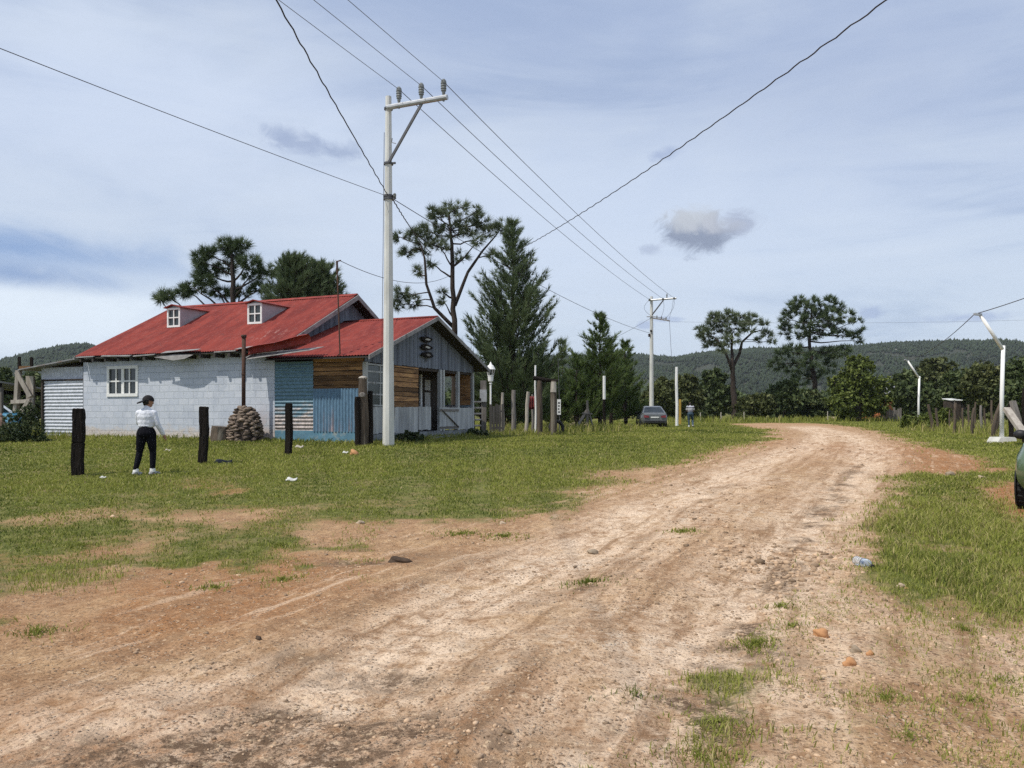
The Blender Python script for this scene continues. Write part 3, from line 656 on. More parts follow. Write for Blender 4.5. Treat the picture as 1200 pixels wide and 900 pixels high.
def limb(mb, a, b, ra, rb, sag=0.0, wig=.06, n=6, seg=5):
    a, b = Vector(a), Vector(b); L = (b-a).length; pts = []
    for i in range(seg+1):
        t = i/seg; p = a.lerp(b, t); p.z += sag*L*math.sin(math.pi*t)
        if 0 < i < seg: p += Vector([random.uniform(-1, 1)*wig*L for _ in range(3)])
        pts.append(p)
    mb.tube(pts, [ra+(rb-ra)*i/seg for i in range(seg+1)], n, True, .5); return pts
def finish_tree(root, mb, V, F, t, leafm, barkm='bark'):
    off = Vector(root.location)
    o = mb.build('trunk', M[barkm], root, True); o.data.transform(Matrix.Translation(-off))
    tri_obj('crown', np.asarray(V)-np.array(off)[None], F, M[leafm], root, {'tint': ('FACE', t)})
def open_pine(label, px, Y, base_py, trunk, clusters, r0, leafm='needle', tuft=.45, nn=34, depth=1.0, name='pine_tree', twig=.5, forks=()):
    """pine whose crown is built from foliage clouds (px,py,rx,ry,count,limb start 0..1); trunk is a list of photo pixels from foot to tip"""
    b = GY(px, Y); root = thing(name, label, 'tree', b, 0, None); mb = MB(); u = Y/FPX
    tp = [Vector((b.x, Y, b.z-.15))]+[W(x, y, Y)+Vector((0, random.uniform(-.2, .2), 0)) for x, y in trunk]
    rad = [r0*(1-.85*i/(len(tp)-1))+.02 for i in range(len(tp))]
    fine = []; fr = []
    for i in range(len(tp)-1):
        for k in range(4):
            q = k/4; fine.append(tp[i].lerp(tp[i+1], q)+Vector((random.uniform(-1, 1), random.uniform(-1, 1), 0))*rad[i]*.25); fr.append(rad[i]*(1-q)+rad[i+1]*q)
    fine.append(tp[-1]); fr.append(rad[-1]); mb.tube(fine, fr, 8, True, .5, .06)
    starts = {}
    for nm, pts, ra, rb in forks:
        wp = [W(x, y, Y)+Vector((0, dy*u, 0)) for x, y, dy in pts]; ff = []
        for i in range(len(wp)-1):
            for k in range(3): ff.append(wp[i].lerp(wp[i+1], k/3))
        ff.append(wp[-1]); mb.tube(ff, [ra+(rb-ra)*i/(len(ff)-1) for i in range(len(ff))], 6, True, .5, .06); starts[nm] = ff
    Cs, As, Ts, Ls = [], [], [], []
    for (x, y, rx, ry, cnt, st) in clusters:
        dy = random.uniform(-1, 1)*rx*.9*depth
        c = W(x, y, Y)+Vector((0, dy*u, 0)); ex, ey, ez = rx*u, rx*u*.8*depth, ry*u
        if isinstance(st, str):
            ch = starts[st]; src = min(ch, key=lambda p: (p-c).length+max(0, p.z-c.z)*1.5)
            rs = .035
        else:
            i = min(len(fine)-1, int(st*(len(fine)-1))); src = fine[i]; rs = max(.03, fr[i]*.5)
        pts = limb(mb, src, c, rs, .022, random.uniform(-.08, .04), .035)
        d = unit(cnt); rr = RNG.uniform(.55, 1.0, cnt)[:, None]**.6
        P = d*rr*np.array([ex, ey, ez])+np.array(c)
        P[:, 2] = np.maximum(P[:, 2], c.z-ez*.75)
        A = d*np.array([1, 1, .7])+np.array([0, 0, .55]); A /= np.linalg.norm(A, axis=1, keepdims=True)
        Cs.append(P); As.append(A); Ts.append(np.clip(.45+RNG.normal(0, .16, cnt)+.15*random.uniform(-1, 1), 0, 1)); Ls.append(RNG.uniform(.75, 1.2, cnt)*tuft)
        for q in P[::max(1, int(1/twig))]:
            s_ = random.choice(pts[2:]); s_ = min(pts[2:], key=lambda p: (p-Vector(q)).length*random.uniform(.8, 1.3)); limb(mb, s_, q, .018, .009, random.uniform(-.06, .1), .05, 3, 3)
    C, A, T, L = map(np.concatenate, (Cs, As, Ts, Ls))
    V, F, t = needles(C, A, nn, L, .028*max(1, Y/55)*tuft/.45, T, 1.0)
    finish_tree(root, mb, V, F, t, leafm); return root
def young_pine(label, px, Y, top_py, R0, leafm='needle_g', clear=.10, whorls=26, per=6, up=.45, name='pine_tree', r0=.16, shoot=.55, nn=13, squash=.75):
    """dense conical pine with upward shoots at the ends of whorled branches"""
    b = GY(px, Y); root = thing(name, label, 'tree', b); mb = MB(); H = W(px, top_py, Y).z-b.z
    mb.tube([b+Vector((0, 0, -.15))]+[b+Vector((random.uniform(-.04, .04), random.uniform(-.04, .04), H*k/8)) for k in range(1, 9)], [r0*(1-k/8.6) for k in range(9)], 7, True, .5)
    C, A, T, L = [], [], [], []
    for wv in range(whorls):
        t = (wv+random.random()*.6)/whorls; z = H*(clear+(1-clear)*t)
        Lb = R0*(1-t)**squash*(.55+.45*min(1, t*7+.35))
        for k in range(max(3, int(per*(1-t*.4)))):
            a = random.uniform(0, 6.283); l = max(.15, Lb*random.choice((random.uniform(.45, .85), random.uniform(.85, 1.3)))); d = Vector((math.cos(a), math.sin(a), 0))
            p0 = b+Vector((0, 0, z)); pts = []
            for i in range(5):
                q = i/4; pts.append(p0+d*l*q+Vector((0, 0, l*(up*.35*q+up*.75*q*q)-l*.12*math.sin(q*3.1)*(1-t))))
            mb.tube(pts, [.03*(1-t)+.012, .022, .017, .013, .008], 4, False, .5)
            ns = max(3, int(l/.16))
            for j in range(ns):
                q = .28+.72*(j+random.random())/ns; i = min(3, int(q*4)); p = pts[i].lerp(pts[i+1], q*4-i)
                side = Vector((-d.y, d.x, 0))*random.choice((-1, 1))*random.uniform(0, .38)*l*(1.05-q*.75)
                p = p+side+Vector((0, 0, random.uniform(-.05, .12)))
                ax = (d*.55+side.normalized()*.35*(side.length > 0)+Vector((0, 0, random.uniform(.55, 1.2)))).normalized()
                for s_ in range(2):
                    C.append(p+ax*shoot*.34*s_); A.append(ax); T.append(.30+.30*q+random.uniform(-.15, .15)+.1*s_); L.append(shoot*random.uniform(.45, .75))
    for k in range(6): C.append(b+Vector((0, 0, H*(1-.012*k)))); A.append(Vector((0, 0, 1))); T.append(.6); L.append(shoot*.6)
    V, F, t = needles(np.array([p[:] for p in C]), np.array([p[:] for p in A]), nn, np.array(L), .030*max(1, Y/50), np.clip(np.array(T), 0, 1), .55)
    finish_tree(root, mb, V, F, t, leafm); return root
def leafy(label, px, Y, lobes, count, leaf, leafm, name='tree', trunk_r=.12, cat='tree', barkm='barkg', stems=1, base=None):
    """bushy crown of small leaves filling uneven lobes (px,py,rx,ry), a trunk with limbs reaching each lobe"""
    b = base or GY(px, Y); root = thing(name, label, cat, b); mb = MB(); u = Y/FPX
    if cat == 'tree':
        ex_ = []
        for (x, y, rx, ry) in lobes:
            for _ in range(3): a = random.uniform(-.4, 3.5); ex_.append((x+rx*1.02*math.cos(a), y-ry*1.02*math.sin(a), rx*random.uniform(.22, .42), ry*random.uniform(.22, .42)))
        w_ = max(l[2] for l in lobes); lowest = 489.5
        for _ in range(3): ex_.append((px+random.uniform(-1.1, 1.1)*w_, lowest-random.uniform(2, 7), w_*random.uniform(.3, .6), random.uniform(4, 7)))
        lobes = lobes+ex_
    tot = sum(l[2]*l[3] for l in lobes); Vs, T = [], []
    mid = W(px, sum(l[1] for l in lobes)/len(lobes), Y)
    fork = b.lerp(mid, .35); fork.x = b.x+(mid.x-b.x)*.2
    mb.tube([b+Vector((0, 0, -.1)), b.lerp(fork, .5)+Vector((.03, 0, 0)), fork], [trunk_r, trunk_r*.8, trunk_r*.65], 7, True, .5, .08)
    for (x, y, rx, ry) in lobes:
        c = W(x, y, Y)+Vector((0, random.uniform(-.5, .5)*rx*u, 0)); ex, ez = rx*u, ry*u
        limb(mb, fork, c, trunk_r*.5, .015, .05, .05)
        m = max(8, int(count/14*rx*ry/tot)); d = unit(m); rad = RNG.uniform(.45, 1.06, (m, 1))**.7
        cc = d*rad*np.array([ex, ex*.85, ez])+np.array(c)
        cc = cc[cc[:, 2] > b.z+.05]; m = len(cc)
        size = np.minimum(.11*(ex+ez), .16+.05*(ex+ez))*RNG.uniform(.5, 1.7, m)
        pts = np.repeat(cc, 14, 0)+unit(m*14)*np.repeat(size, 14)[:, None]*RNG.uniform(.3, 1.1, (m*14, 1))
        Vs.append(pts[pts[:, 2] > b.z-.02]); keep = pts[:, 2] > b.z-.02
        T.append(np.repeat(np.clip(.45+RNG.normal(0, .2, m), 0, 1), 14)[keep])
    C, T = np.concatenate(Vs), np.concatenate(T)
    V, F, t = leaves(C, leaf, T)
    finish_tree(root, mb, V, F, t, leafm, barkm); return root
# ---------------------------------------------------------------- house
HC = Vector((-4.43, 23.16, .60)); HROT = math.atan2(-.391, .92)
def HL(x, y, z=0.0):
    """house coordinates (x along the long wall, y into the house) to world"""
    c, s = math.cos(HROT), math.sin(HROT); return Vector((HC.x+x*c-y*s, HC.y+x*s+y*c, HC.z+z))
HOUSE_FOOT = [tuple(HL(x, y)[:2]) for x, y in ((0, 0), (0, 7.5), (-3.4, 7.5), (-3.4, 7.9), (-12.1, 7.9), (-14.7, 4), (-14.7, 0))]
def block_mat():
    m = bpy.data.materials.new('painted_blockwork'); m.use_nodes = True; n = NT(m.node_tree); b = n.n['Principled BSDF']
    P = n.add('ShaderNodeTexCoord').outputs['Object']; x, y, z = n.sep(P)
    wob = n.noise(P, 1.5, 3, .5)
    v = n.xyz(n.math('ADD', x, y), n.math('ADD', z, n.math('MULTIPLY', wob, .03)), 0)
    br = n.add('ShaderNodeTexBrick'); n.put(br.inputs['Vector'], v); br.offset = .5
    br.inputs['Color1'].default_value = (.53, .562, .62, 1); br.inputs['Color2'].default_value = (.455, .495, .565, 1); br.inputs['Mortar'].default_value = (.47, .525, .575, 1)
    br.inputs['Scale'].default_value = 1; br.inputs['Brick Width'].default_value = .44; br.inputs['Row Height'].default_value = .225; br.inputs['Mortar Size'].default_value = .009; br.inputs['Mortar Smooth'].default_value = .3; br.inputs['Bias'].default_value = -.1
    f1 = n.noise(n.vmul(P, (1, 1, 1.6)), 3.2, 8, .66, .5); f2 = n.noise(P, 16, 6, .7)
    c = n.mix(n.math('MULTIPLY', n.ss(f1, .45, .60), .8), br.outputs[0], (.47, .51, .575, 1))
    f4 = n.noise(n.vmul(P, (1.2, 1, .6)), 1.1, 7, .6, .3); c = n.mix(n.math('MULTIPLY', n.ss(f4, .50, .66), .5), c, (.35, .39, .46, 1))
    c = n.mix(n.math('MULTIPLY', n.ss(f2, .52, .66), .5), c, (.72, .74, .75, 1))
    low = n.ss(n.math('ADD', z, n.math('MULTIPLY', n.math('SUBTRACT', f1, .5), .9)), .42, .12)
    c = n.mix(n.math('MULTIPLY', low, .85), c, n.mix(n.ss(f2, .4, .6), (.64, .58, .52, 1), (.40, .33, .27, 1)))
    soot = n.math('MULTIPLY', n.ss(n.math('ABSOLUTE', n.math('ADD', x, 3.85)), .75, .1), n.math('MULTIPLY', n.ss(z, 1.5, .2), n.ss(f1, .35, .6)))
    c = n.mix(n.math('MULTIPLY', soot, .5), c, (.52, .40, .36, 1))
    n.put(b.inputs['Base Color'], c); b.inputs['Roughness'].default_value = .85
    bp = n.add('ShaderNodeBump'); bp.inputs['Distance'].default_value = .012
    n.put(bp.inputs['Height'], n.math('ADD', n.math('MULTIPLY', br.outputs['Fac'], -1), n.math('MULTIPLY', f2, .5))); n.l.new(bp.outputs[0], b.inputs['Normal'])
    return m
def red_mat():
    m = bpy.data.materials.new('red_painted_sheet'); m.use_nodes = True; n = NT(m.node_tree); b = n.n['Principled BSDF']
    P = n.add('ShaderNodeTexCoord').outputs['Object']
    f1 = n.noise(n.vmul(P, (1.6, .35, .35)), 1.3, 8, .66, .4); f2 = n.noise(n.vmul(P, (1, .4, .4)), 8, 6, .7); f3 = n.noise(P, 3, 8, .7, .6)
    c = n.mix(n.ss(f1, .36, .64), (.275, .052, .038, 1), (.18, .034, .028, 1))
    c = n.mix(n.math('MULTIPLY', n.ss(f2, .48, .68), .55), c, (.32, .09, .070, 1))
    c = n.mix(n.math('MULTIPLY', n.ss(f3, .54, .68), .6), c, (.13, .045, .040, 1))
    x, y, z = n.sep(P)
    w1 = n.math('MULTIPLY', n.ss(n.math('ABSOLUTE', n.math('ADD', x, 4.1)), .9, .2), n.ss(n.math('ABSOLUTE', n.math('SUBTRACT', y, .75)), .6, .1))
    c = n.mix(n.math('MULTIPLY', w1, n.math('MULTIPLY', n.ss(f2, .52, .64), .5)), c, (.40, .25, .22, 1))
    seam = n.math('MULTIPLY', n.ss(n.math('ABSOLUTE', n.math('SUBTRACT', n.math('FRACT', n.math('DIVIDE', x, .86)), .5)), .022, .008), .55)
    c = n.mix(seam, c, (.16, .03, .03, 1))
    n.put(b.inputs['Base Color'], c); b.inputs['Roughness'].default_value = .7; b.inputs['Specular IOR Level'].default_value = .15
    return m
def sheet_mat(name, base, worn, lo, hi, amt, scale=2.5, st=(1, 1, 1)):
    """painted corrugated sheet with rust-white wear; wear grows between heights lo and hi"""
    m = bpy.data.materials.new(name); m.use_nodes = True; n = NT(m.node_tree); b = n.n['Principled BSDF']
    P = n.add('ShaderNodeTexCoord').outputs['Object']; x, y, z = n.sep(P)
    f1 = n.noise(n.vmul(P, st), scale, 8, .66, .4); f2 = n.noise(n.vmul(P, (1, 1, .5)), 11, 6, .7)
    c = n.mix(n.ss(f2, .35, .65), tuple(base)+(1,), tuple(v*.72 for v in base)+(1,))
    k = n.math('ADD', n.math('MULTIPLY', n.ss(z, hi, lo), amt), n.math('SUBTRACT', f1, .5))
    c = n.mix(n.ss(k, .16, .34), c, n.mix(n.ss(f2, .42, .58), tuple(worn)+(1,), tuple(v*.62 for v in worn)+(1,)))
    n.put(b.inputs['Base Color'], c); b.inputs['Roughness'].default_value = .6
    return m
M['block'] = block_mat(); M['redsheet'] = red_mat()
M['bluesheet_h'] = sheet_mat('blue_worn_sheet', (.13, .235, .30), (.50, .43, .40), -.2, 1.9, .50, 1.8, (.5, .5, 2.2))
M['bluesheet_v'] = sheet_mat('blue_streaked_sheet', (.115, .215, .315), (.48, .33, .31), .2, 1.6, .16, 3, (2.6, 2.6, .16))
M['whitesheet'] = sheet_mat('white_sheet', (.58, .61, .66), (.40, .42, .47), -.2, .6, .4)
M['bluepaint'] = pm('faded_blue_paint', (.12, .25, .33), (.09, .19, .26), 4, .85, .003, 20, (1, 1, 1), (.26, .30, .30), 2.5, (.52, .68))
M['greyboard'] = pm('slate_painted_boards', (.17, .19, .225), (.12, .135, .165), 4, .8, .003, 30, (1, 1, .15), (.24, .25, .27), 3, (.58, .72), .22)
M['whiteboard'] = pm('worn_white_boards', (.46, .47, .46), (.33, .34, .34), 5, .85, .003, 30, (1, 1, .15), (.20, .19, .18), 3, (.56, .70), .14)
M['fascia'] = pm('grey_fascia', (.30, .29, .28), (.20, .19, .185), 5, .85, .003, 20, (1, 1, 1), (.12, .10, .09), 3, (.55, .7))
M['dormerside'] = pm('lilac_grey_sheet', (.40, .38, .39), (.33, .315, .325), 4, .7)
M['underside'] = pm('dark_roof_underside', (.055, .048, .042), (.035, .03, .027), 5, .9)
M['plaster'] = pm('grey_interior', (.16, .155, .15), (.12, .115, .11), 3, .9)
M['foundation'] = pm('old_foundation', (.26, .275, .28), (.17, .18, .185), 4, .95, .006, 18, (1, 1, 1), (.10, .095, .085), 2.4, (.52, .66))

def build_house():
    H = thing('house', 'low white block house with faded red metal roof, two dormers and a boarded porch wing', 'house', HC, HROT)
    # main body, long wall facing the camera, with a window opening
    WX0, WX1, WZ0, WZ1 = -10.78, -9.48, 1.53, 2.40
    w = MB(); w.holes(-12.1, -3.41, -.5, 2.93, 0, .16, [(WX0, WX1, WZ0, WZ1)])
    w.box(-12.1, -11.94, .16, 7.9, -.5, 2.9, .5); w.box(-11.94, -3.41, 7.74, 7.9, -.5, 2.9, .5)
    w.prism([(-12.1, .16, 2.9), (-12.1, 7.9, 2.9), (-12.1, 3.95, 4.95)], (.16, 0, 0), .5)
    w.build('wall', M['block'], H)
    def window(x0, x1, z0, z1, y, cols, rows, fr=.09, bar=.045, glassm='glass', name='window'):
        f = MB(); f.box(x0-fr, x1+fr, y-.035, y+.05, z1, z1+fr); f.box(x0-fr, x1+fr, y-.05, y+.05, z0-fr, z0)
        f.box(x0-fr, x0, y-.035, y+.05, z0, z1); f.box(x1, x1+fr, y-.035, y+.05, z0, z1)
        o = f.build(name, M['white'], H)
        s = MB(); xm = (x0+x1)/2
        for i in range(1, cols):
            bw = bar*2.6 if (cols == 4 and i == 2) else bar
            x = x0+(x1-x0)*i/cols; s.box(x-bw/2, x+bw/2, y-.012, y+.02, z0, z1)
        for j in range(1, rows):
            z = z0+(z1-z0)*j/rows; s.box(x0, x1, y-.010, y+.018, z-bar/2, z+bar/2)
        s.build('sash', M['white'], o)
        g = MB(); g.box(x0, x1, y+.022, y+.030, z0, z1); g.build('pane', M[glassm], o); return o
    wo = window(WX0, WX1, WZ0, WZ1, .01, 4, 2, .11, .05)
    c = MB(); c.corr((WX0+.66, .12, WZ0), (.62, 0, 0), (0, 0, WZ1-WZ0-.05), .12, .02); c.corr((WX0+.02, .12, WZ0), (.3, 0, 0), (0, 0, WZ1-WZ0-.05), .12, .02); c.build('curtain', M['cloth'], wo)
    # main roof: two corrugated slopes from eave (y -.4) over ridge (y 3.95) to the far eave
    x0, x1, ye, yr, ze, zr = -12.0, -2.98, -.42, 3.95, 2.86, 5.15
    r = MB(); L = x1-x0
    def sag(o): pass
    for (a, b) in (((0, ye, ze), (0, yr, zr)), ((0, 2*yr-ye, ze), (0, yr, zr))):
        A, B = Vector(a), Vector(b)
        if A.y < B.y: r.corr((x0, A.y, A.z), (L, 0, 0), B-A, .105, .013, 6, .5, .006)
        else: r.corr((x1, A.y, A.z), (-L, 0, 0), B-A, .105, .013, 3, .5, .006)
    r.build('roof', M['redsheet'], H, True)
    rc = MB(); rc.prism([(x0, yr-.16, zr-.05), (x0, yr, zr+.045), (x0, yr+.16, zr-.05), (x0, yr, zr-.02)], (L, 0, 0)); rc.build('ridge_cap', M['redsheet'], H)
    ud = MB(); n_ = Vector((0, -.464, .886))
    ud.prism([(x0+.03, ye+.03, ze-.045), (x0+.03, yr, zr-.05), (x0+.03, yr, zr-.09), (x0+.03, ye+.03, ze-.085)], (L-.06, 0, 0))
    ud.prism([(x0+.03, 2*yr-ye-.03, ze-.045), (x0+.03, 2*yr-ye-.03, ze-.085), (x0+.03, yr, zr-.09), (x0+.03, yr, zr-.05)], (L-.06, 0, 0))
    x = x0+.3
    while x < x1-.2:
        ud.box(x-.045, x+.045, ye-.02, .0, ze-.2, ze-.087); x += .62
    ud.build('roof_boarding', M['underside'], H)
    fa = MB(); sl = Vector((0, yr-ye, zr-ze))
    fa.prism([(x1+.02, ye, ze-.16), (x1+.02, yr, zr-.19), (x1+.02, yr, zr-.02), (x1+.02, ye, ze-.01)], (.035, 0, 0))
    fa.build('verge_board', M['fascia'], H); fa = MB(); fa.prism([(x1+.02, 2*yr-ye, ze-.16), (x1+.02, yr, zr-.19), (x1+.02, yr, zr-.02), (x1+.02, 2*yr-ye, ze-.01)], (.035, 0, 0))
    fa.build('verge_board', M['fascia'], H); fa = MB(); fa.prism([(x0-.055, ye, ze-.12), (x0-.055, yr, zr-.14), (x0-.055, yr, zr-.02), (x0-.055, ye, ze-.01)], (.035, 0, 0))
    fa.build('verge_board', M['fascia'], H)
    # battered eave sheets along the front edge
    for (xa, xb, dz, dy, tl) in ((-11.9, -11.0, -.03, -.05, .01), (-10.6, -9.2, -.02, -.07, -.03), (-9.1, -8.1, -.06, -.04, .03), (-5.5, -4.6, -.03, -.03, .02)):
        ev = MB(); ev.prism([(xa, ye+dy, ze+dz), (xa, ye+dy+.16, ze+dz+.05), (xa, ye+dy+.16, ze+dz+.025), (xa, ye+dy, ze+dz-.03)], (xb-xa, 0, tl), .6); ev.build('eave_strip', M['fascia'], H)
    lo = MB()
    lo.prism([(-7.75, ye-.10, ze-.015), (-6.15, ye-.12, ze+.045), (-6.12, ye+.06, ze+.10), (-7.7, ye+.08, ze+.07)], (0, .004, -.012))
    lo.build('loose_sheet', M['fascia'], H); lo = MB(); lo.prism([(-8.1, ye-.06, ze-.14), (-7.2, ye-.09, ze-.27), (-6.7, ye-.09, ze-.23), (-6.35, ye-.06, ze-.1), (-7.2, ye-.02, ze-.06)], (0, .025, 0))
    lo.build('loose_sheet', M['fascia'], H); lo = MB(); lo.prism([(-4.6, ye-.08, ze+.02), (-3.05, ye-.10, ze+.10), (-3.0, ye+.2, ze+.22), (-4.55, ye+.08, ze+.08)], (0, .004, -.012))
    lo.build('loose_sheet', M['fascia'], H)
    # right gable of the main body, boarded, above the wing roof
    gb = MB(); y = .0; k = 0
    while y < 7.85:
        zt = min(ze+(y+.42)*.524, ze+(8.3-y)*.524)-.12; zt2 = min(ze+(y+.15+.42)*.524, ze+(8.3-y-.15)*.524)-.12
        gb.box(-3.41, -3.385+.012*(k % 2), y, y+.146, 2.5 if 1 else 0, max(2.55, min(zt, zt2))); y += .15; k += 1
    gb.box(-3.56, -3.412, .17, 7.73, -.4, 2.88)
    gb.build('gable_boards', M['greyboard'], H)
    # dormers
    for (dx, dyv) in ((-9.63, 1.81), (-5.70, 1.69)):
        zb = ze+(dyv-ye)*.524; w2, hh = .32, .72
        d = MB(); yb = dyv+hh/.524
        d.prism([(dx+w2, dyv, zb-.02), (dx+w2, dyv, zb+hh), (dx+w2, yb, zb+hh)], (-.03, 0, 0)); d.prism([(dx-w2, dyv, zb-.02), (dx-w2, dyv, zb+hh), (dx-w2, yb, zb+hh)], (.03, 0, 0))
        d.prism([(dx-w2+.031, dyv+.01, zb+hh), (dx+w2-.031, dyv+.01, zb+hh), (dx, dyv+.01, zb+hh+.08)], (0, .02, 0))
        do = d.build('dormer', M['dormerside'], H)
        q = MB(); q.prism([(dx-w2-.08, dyv-.12, zb+hh-.01), (dx, dyv-.12, zb+hh+.10), (dx+w2+.08, dyv-.12, zb+hh-.01), (dx+w2+.08, dyv-.12, zb+hh+.02), (dx, dyv-.12, zb+hh+.13), (dx-w2-.08, dyv-.12, zb+hh+.02)], (0, yb+.28-dyv, 0)); q.build('dormer_roof', M['redsheet'], do)
        f = MB(); a, b_, c0, c1 = dx-w2+.002, dx+w2-.002, zb+.0, zb+hh-.002; y = dyv
        f.box(a, b_, y-.03, y+.02, c1-.07, c1); f.box(a, b_, y-.03, y+.02, c0, c0+.07); f.box(a, a+.065, y-.03, y+.02, c0+.07, c1-.07); f.box(b_-.065, b_, y-.03, y+.02, c0+.07, c1-.07)
        f.box(dx-.02, dx+.02, y-.02, y+.02, c0+.07, c1-.07); f.box(a+.065, dx-.02, y-.02, y+.02, (c0+c1)/2-.02, (c0+c1)/2+.02); f.box(dx+.02, b_-.065, y-.02, y+.02, (c0+c1)/2-.02, (c0+c1)/2+.02)
        f.build('dormer_window', M['white'], do)
        g = MB(); g.box(a+.06, b_-.06, y+.022, y+.03, c0+.06, c1-.06); g.build('dormer_pane', M['glass'], do)
    # lean-to shed on the left
    s = MB(); s.corr((-14.62, .20, 2.02), (2.5, 0, 0), (0, 0, .52), .09, .012, 1, .5); s.build('shed_cladding', M['whitesheet'], H, True)
    s = MB(); s.corr((-14.35, .12, 2.03), (0, 0, -2.35), (2.18, 0, 0), .125, .020, 3, .5, .004)
    s.build('shed_shutter', M['whitesheet'], H, True)
    s = MB(); s.box(-14.66, -12.12, .22, .30, -.5, 2.6); s.box(-14.66, -14.58, .30, 4.4, -.5, 2.5); s.box(-14.44, -14.36, .05, .17, -.5, 2.1); s.box(-12.16, -12.1, .03, .18, -.5, 2.55); s.box(-14.46, -12.1, .08, .18, 2.035, 2.09); s.build('shed_frame', M['darkplank'], H)
    s = MB(); s.prism([(-15.3, -.25, 2.44), (-12.05, -.25, 2.80), (-12.05, -.25, 2.84), (-15.3, -.25, 2.485)], (0, 4.9, 0)); s.build('shed_roof', M['tin'], H)
    # ---- porch wing
    f = MB(); f.box(-3.40, -.02, .0, .14, -.6, .30); f.build('blue_footing', M['bluepaint'], H)
    f = MB(); f.box(-.18, 0, .0, 7.5, -.6, .20); f.box(-3.4, -.18, .141, 7.5, -.5, .16); f.box(.0, .42, 3.6, 5.2, -.5, .02); f.build('porch_floor', M['foundation'], H)
    c = MB(); c.corr((-3.405, .0, .30), (0, 0, 2.16), (1.50, 0, 0), .115, .020, 3, .5, .004); o = c.build('wall_sheet', M['bluesheet_h'], H, True); o['label'] = 'blue sheet with ribs running level, worn white below'
    c = MB(); c.corr((-1.90, -.012, .27), (1.84, 0, 0), (0, 0, 1.33), .115, .020, 2, .5, .004); o = c.build('wall_sheet', M['bluesheet_v'], H, True); o['label'] = 'blue sheet with upright ribs and pinkish streaks'
    pk = MB(); z = 1.58
    while z < 2.5:
        hgt = random.uniform(.13, .2); pk.prism([(-1.92, .02, z), (-.07, .02, z+random.uniform(-.015, .015)), (-.07, .0, z+hgt-.022), (-1.92, .0, z+hgt-.022)], (0, .04, 0)); z += hgt
    pk.build('wall_planks', M['brownwood'], H)
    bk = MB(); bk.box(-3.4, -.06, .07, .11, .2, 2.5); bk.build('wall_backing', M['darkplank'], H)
    # wing roof
    wx0, wx1, wye, wyr, wze, wzr = -3.38, .47, -.52, 3.72, 2.56, 4.16; yfe = 8.0
    r = MB(); r.corr((wx0, wye, wze), (wx1-wx0, 0, 0), (0, wyr-wye, wzr-wze), .105, .012, 4, .5, .005); r.corr((wx1, yfe, wze-.02), (wx0-wx1, 0, 0), (0, wyr-yfe, wzr-wze+.02), .105, .012, 2, .5, .005)
    r.prism([(wx0, wyr-.14, wzr-.04), (wx0, wyr, wzr+.035), (wx0, wyr+.14, wzr-.04), (wx0, wyr, wzr-.01)], (wx1-wx0, 0, 0)); r.build('wing_roof', M['redsheet'], H, True)
    u = MB(); sl = (wzr-wze)/(wyr-wye)
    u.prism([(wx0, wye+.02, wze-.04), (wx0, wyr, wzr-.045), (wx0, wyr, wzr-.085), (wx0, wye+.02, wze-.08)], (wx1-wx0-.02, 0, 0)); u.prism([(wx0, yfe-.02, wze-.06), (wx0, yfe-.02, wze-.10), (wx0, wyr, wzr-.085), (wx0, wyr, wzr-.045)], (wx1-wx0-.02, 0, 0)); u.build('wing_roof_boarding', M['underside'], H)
    v = MB(); v.prism([(wx1, wye, wze-.13), (wx1, wyr, wzr-.13), (wx1, wyr, wzr+.0), (wx1, wye, wze+.0)], (.03, 0, 0)); v.build('wing_verge_board', M['fascia'], H); v = MB(); v.prism([(wx1, yfe, wze-.15), (wx1, wyr, wzr-.13), (wx1, wyr, wzr+.0), (wx1, yfe, wze-.02)], (.03, 0, 0)); v.build('wing_verge_board', M['fascia'], H)
    # curled sheets where the two roofs meet
    cs = MB(); P = []
    for i in range(9):
        t = i/8; ax = Vector((-4.0+2.45*t, -.62-.10*t, 2.78+.30*t))
        for k in range(8):
            a = 2.2-k*.62; rr = .10+.05*(k/7)+.035*t; P.append(ax+Vector((.0, math.cos(a)*rr-.02, math.sin(a)*rr+.02*math.sin(t*9))))
    cs.add(P, [(i*8+k, i*8+k+1, (i+1)*8+k+1, (i+1)*8+k) for i in range(8) for k in range(7)], .5); o = cs.build('curled_sheet', M['redsheet'], H, True)
    tf = MB(); tf.prism([(-4.1, -.70, 2.52), (-1.35, -.80, 2.74), (-1.15, -.45, 2.86), (-4.0, -.40, 2.72)], (0, .004, -.015)); tf.build('grey_sheet', M['fascia'], H)
    # gable of the wing, upright boards
    gb = MB(); y = .02; k = 0
    while y < 7.46:
        b_ = min(.125, 7.48-y); zt = min(wze+(y-wye)*sl, wze+(yfe-y-b_)*(wzr-wze)/(yfe-wyr))-.09; zt = min(zt, wze+(y-wye)*sl-.09, wze+(yfe-y-b_)*(wzr-wze+.02)/(yfe-wyr)-.11)
        z0 = 2.40+random.uniform(-.012, .012)
        if zt > z0+.03: gb.box(-.04, -.012+.010*(k % 2), y, y+b_-.006, z0, zt)
        y += b_; k += 1
    gb.build('wing_gable_boards', M['greyboard'], H)
    bm_ = MB(); bm_.box(-.14, -.045, .02, 7.48, 2.30, 2.44); bm_.build('porch_beam', M['darkplank'], H)
    for y, wd in ((.0, .11), (4.70, .13), (4.95, .09), (6.12, .11), (7.38, .09)):
        p = MB(); p.box(-.09, .03, y, y+wd, .20, 2.395+(.10 if y > 4 else 0)*0); p.build('porch_post', M['whiteboard'], H)
    # glazed corner bay
    f = MB()
    for z in (1.08, 1.42, 1.78, 2.12, 2.34): f.box(-.055, -.005, .115, 1.58, z-.025, z+.025)
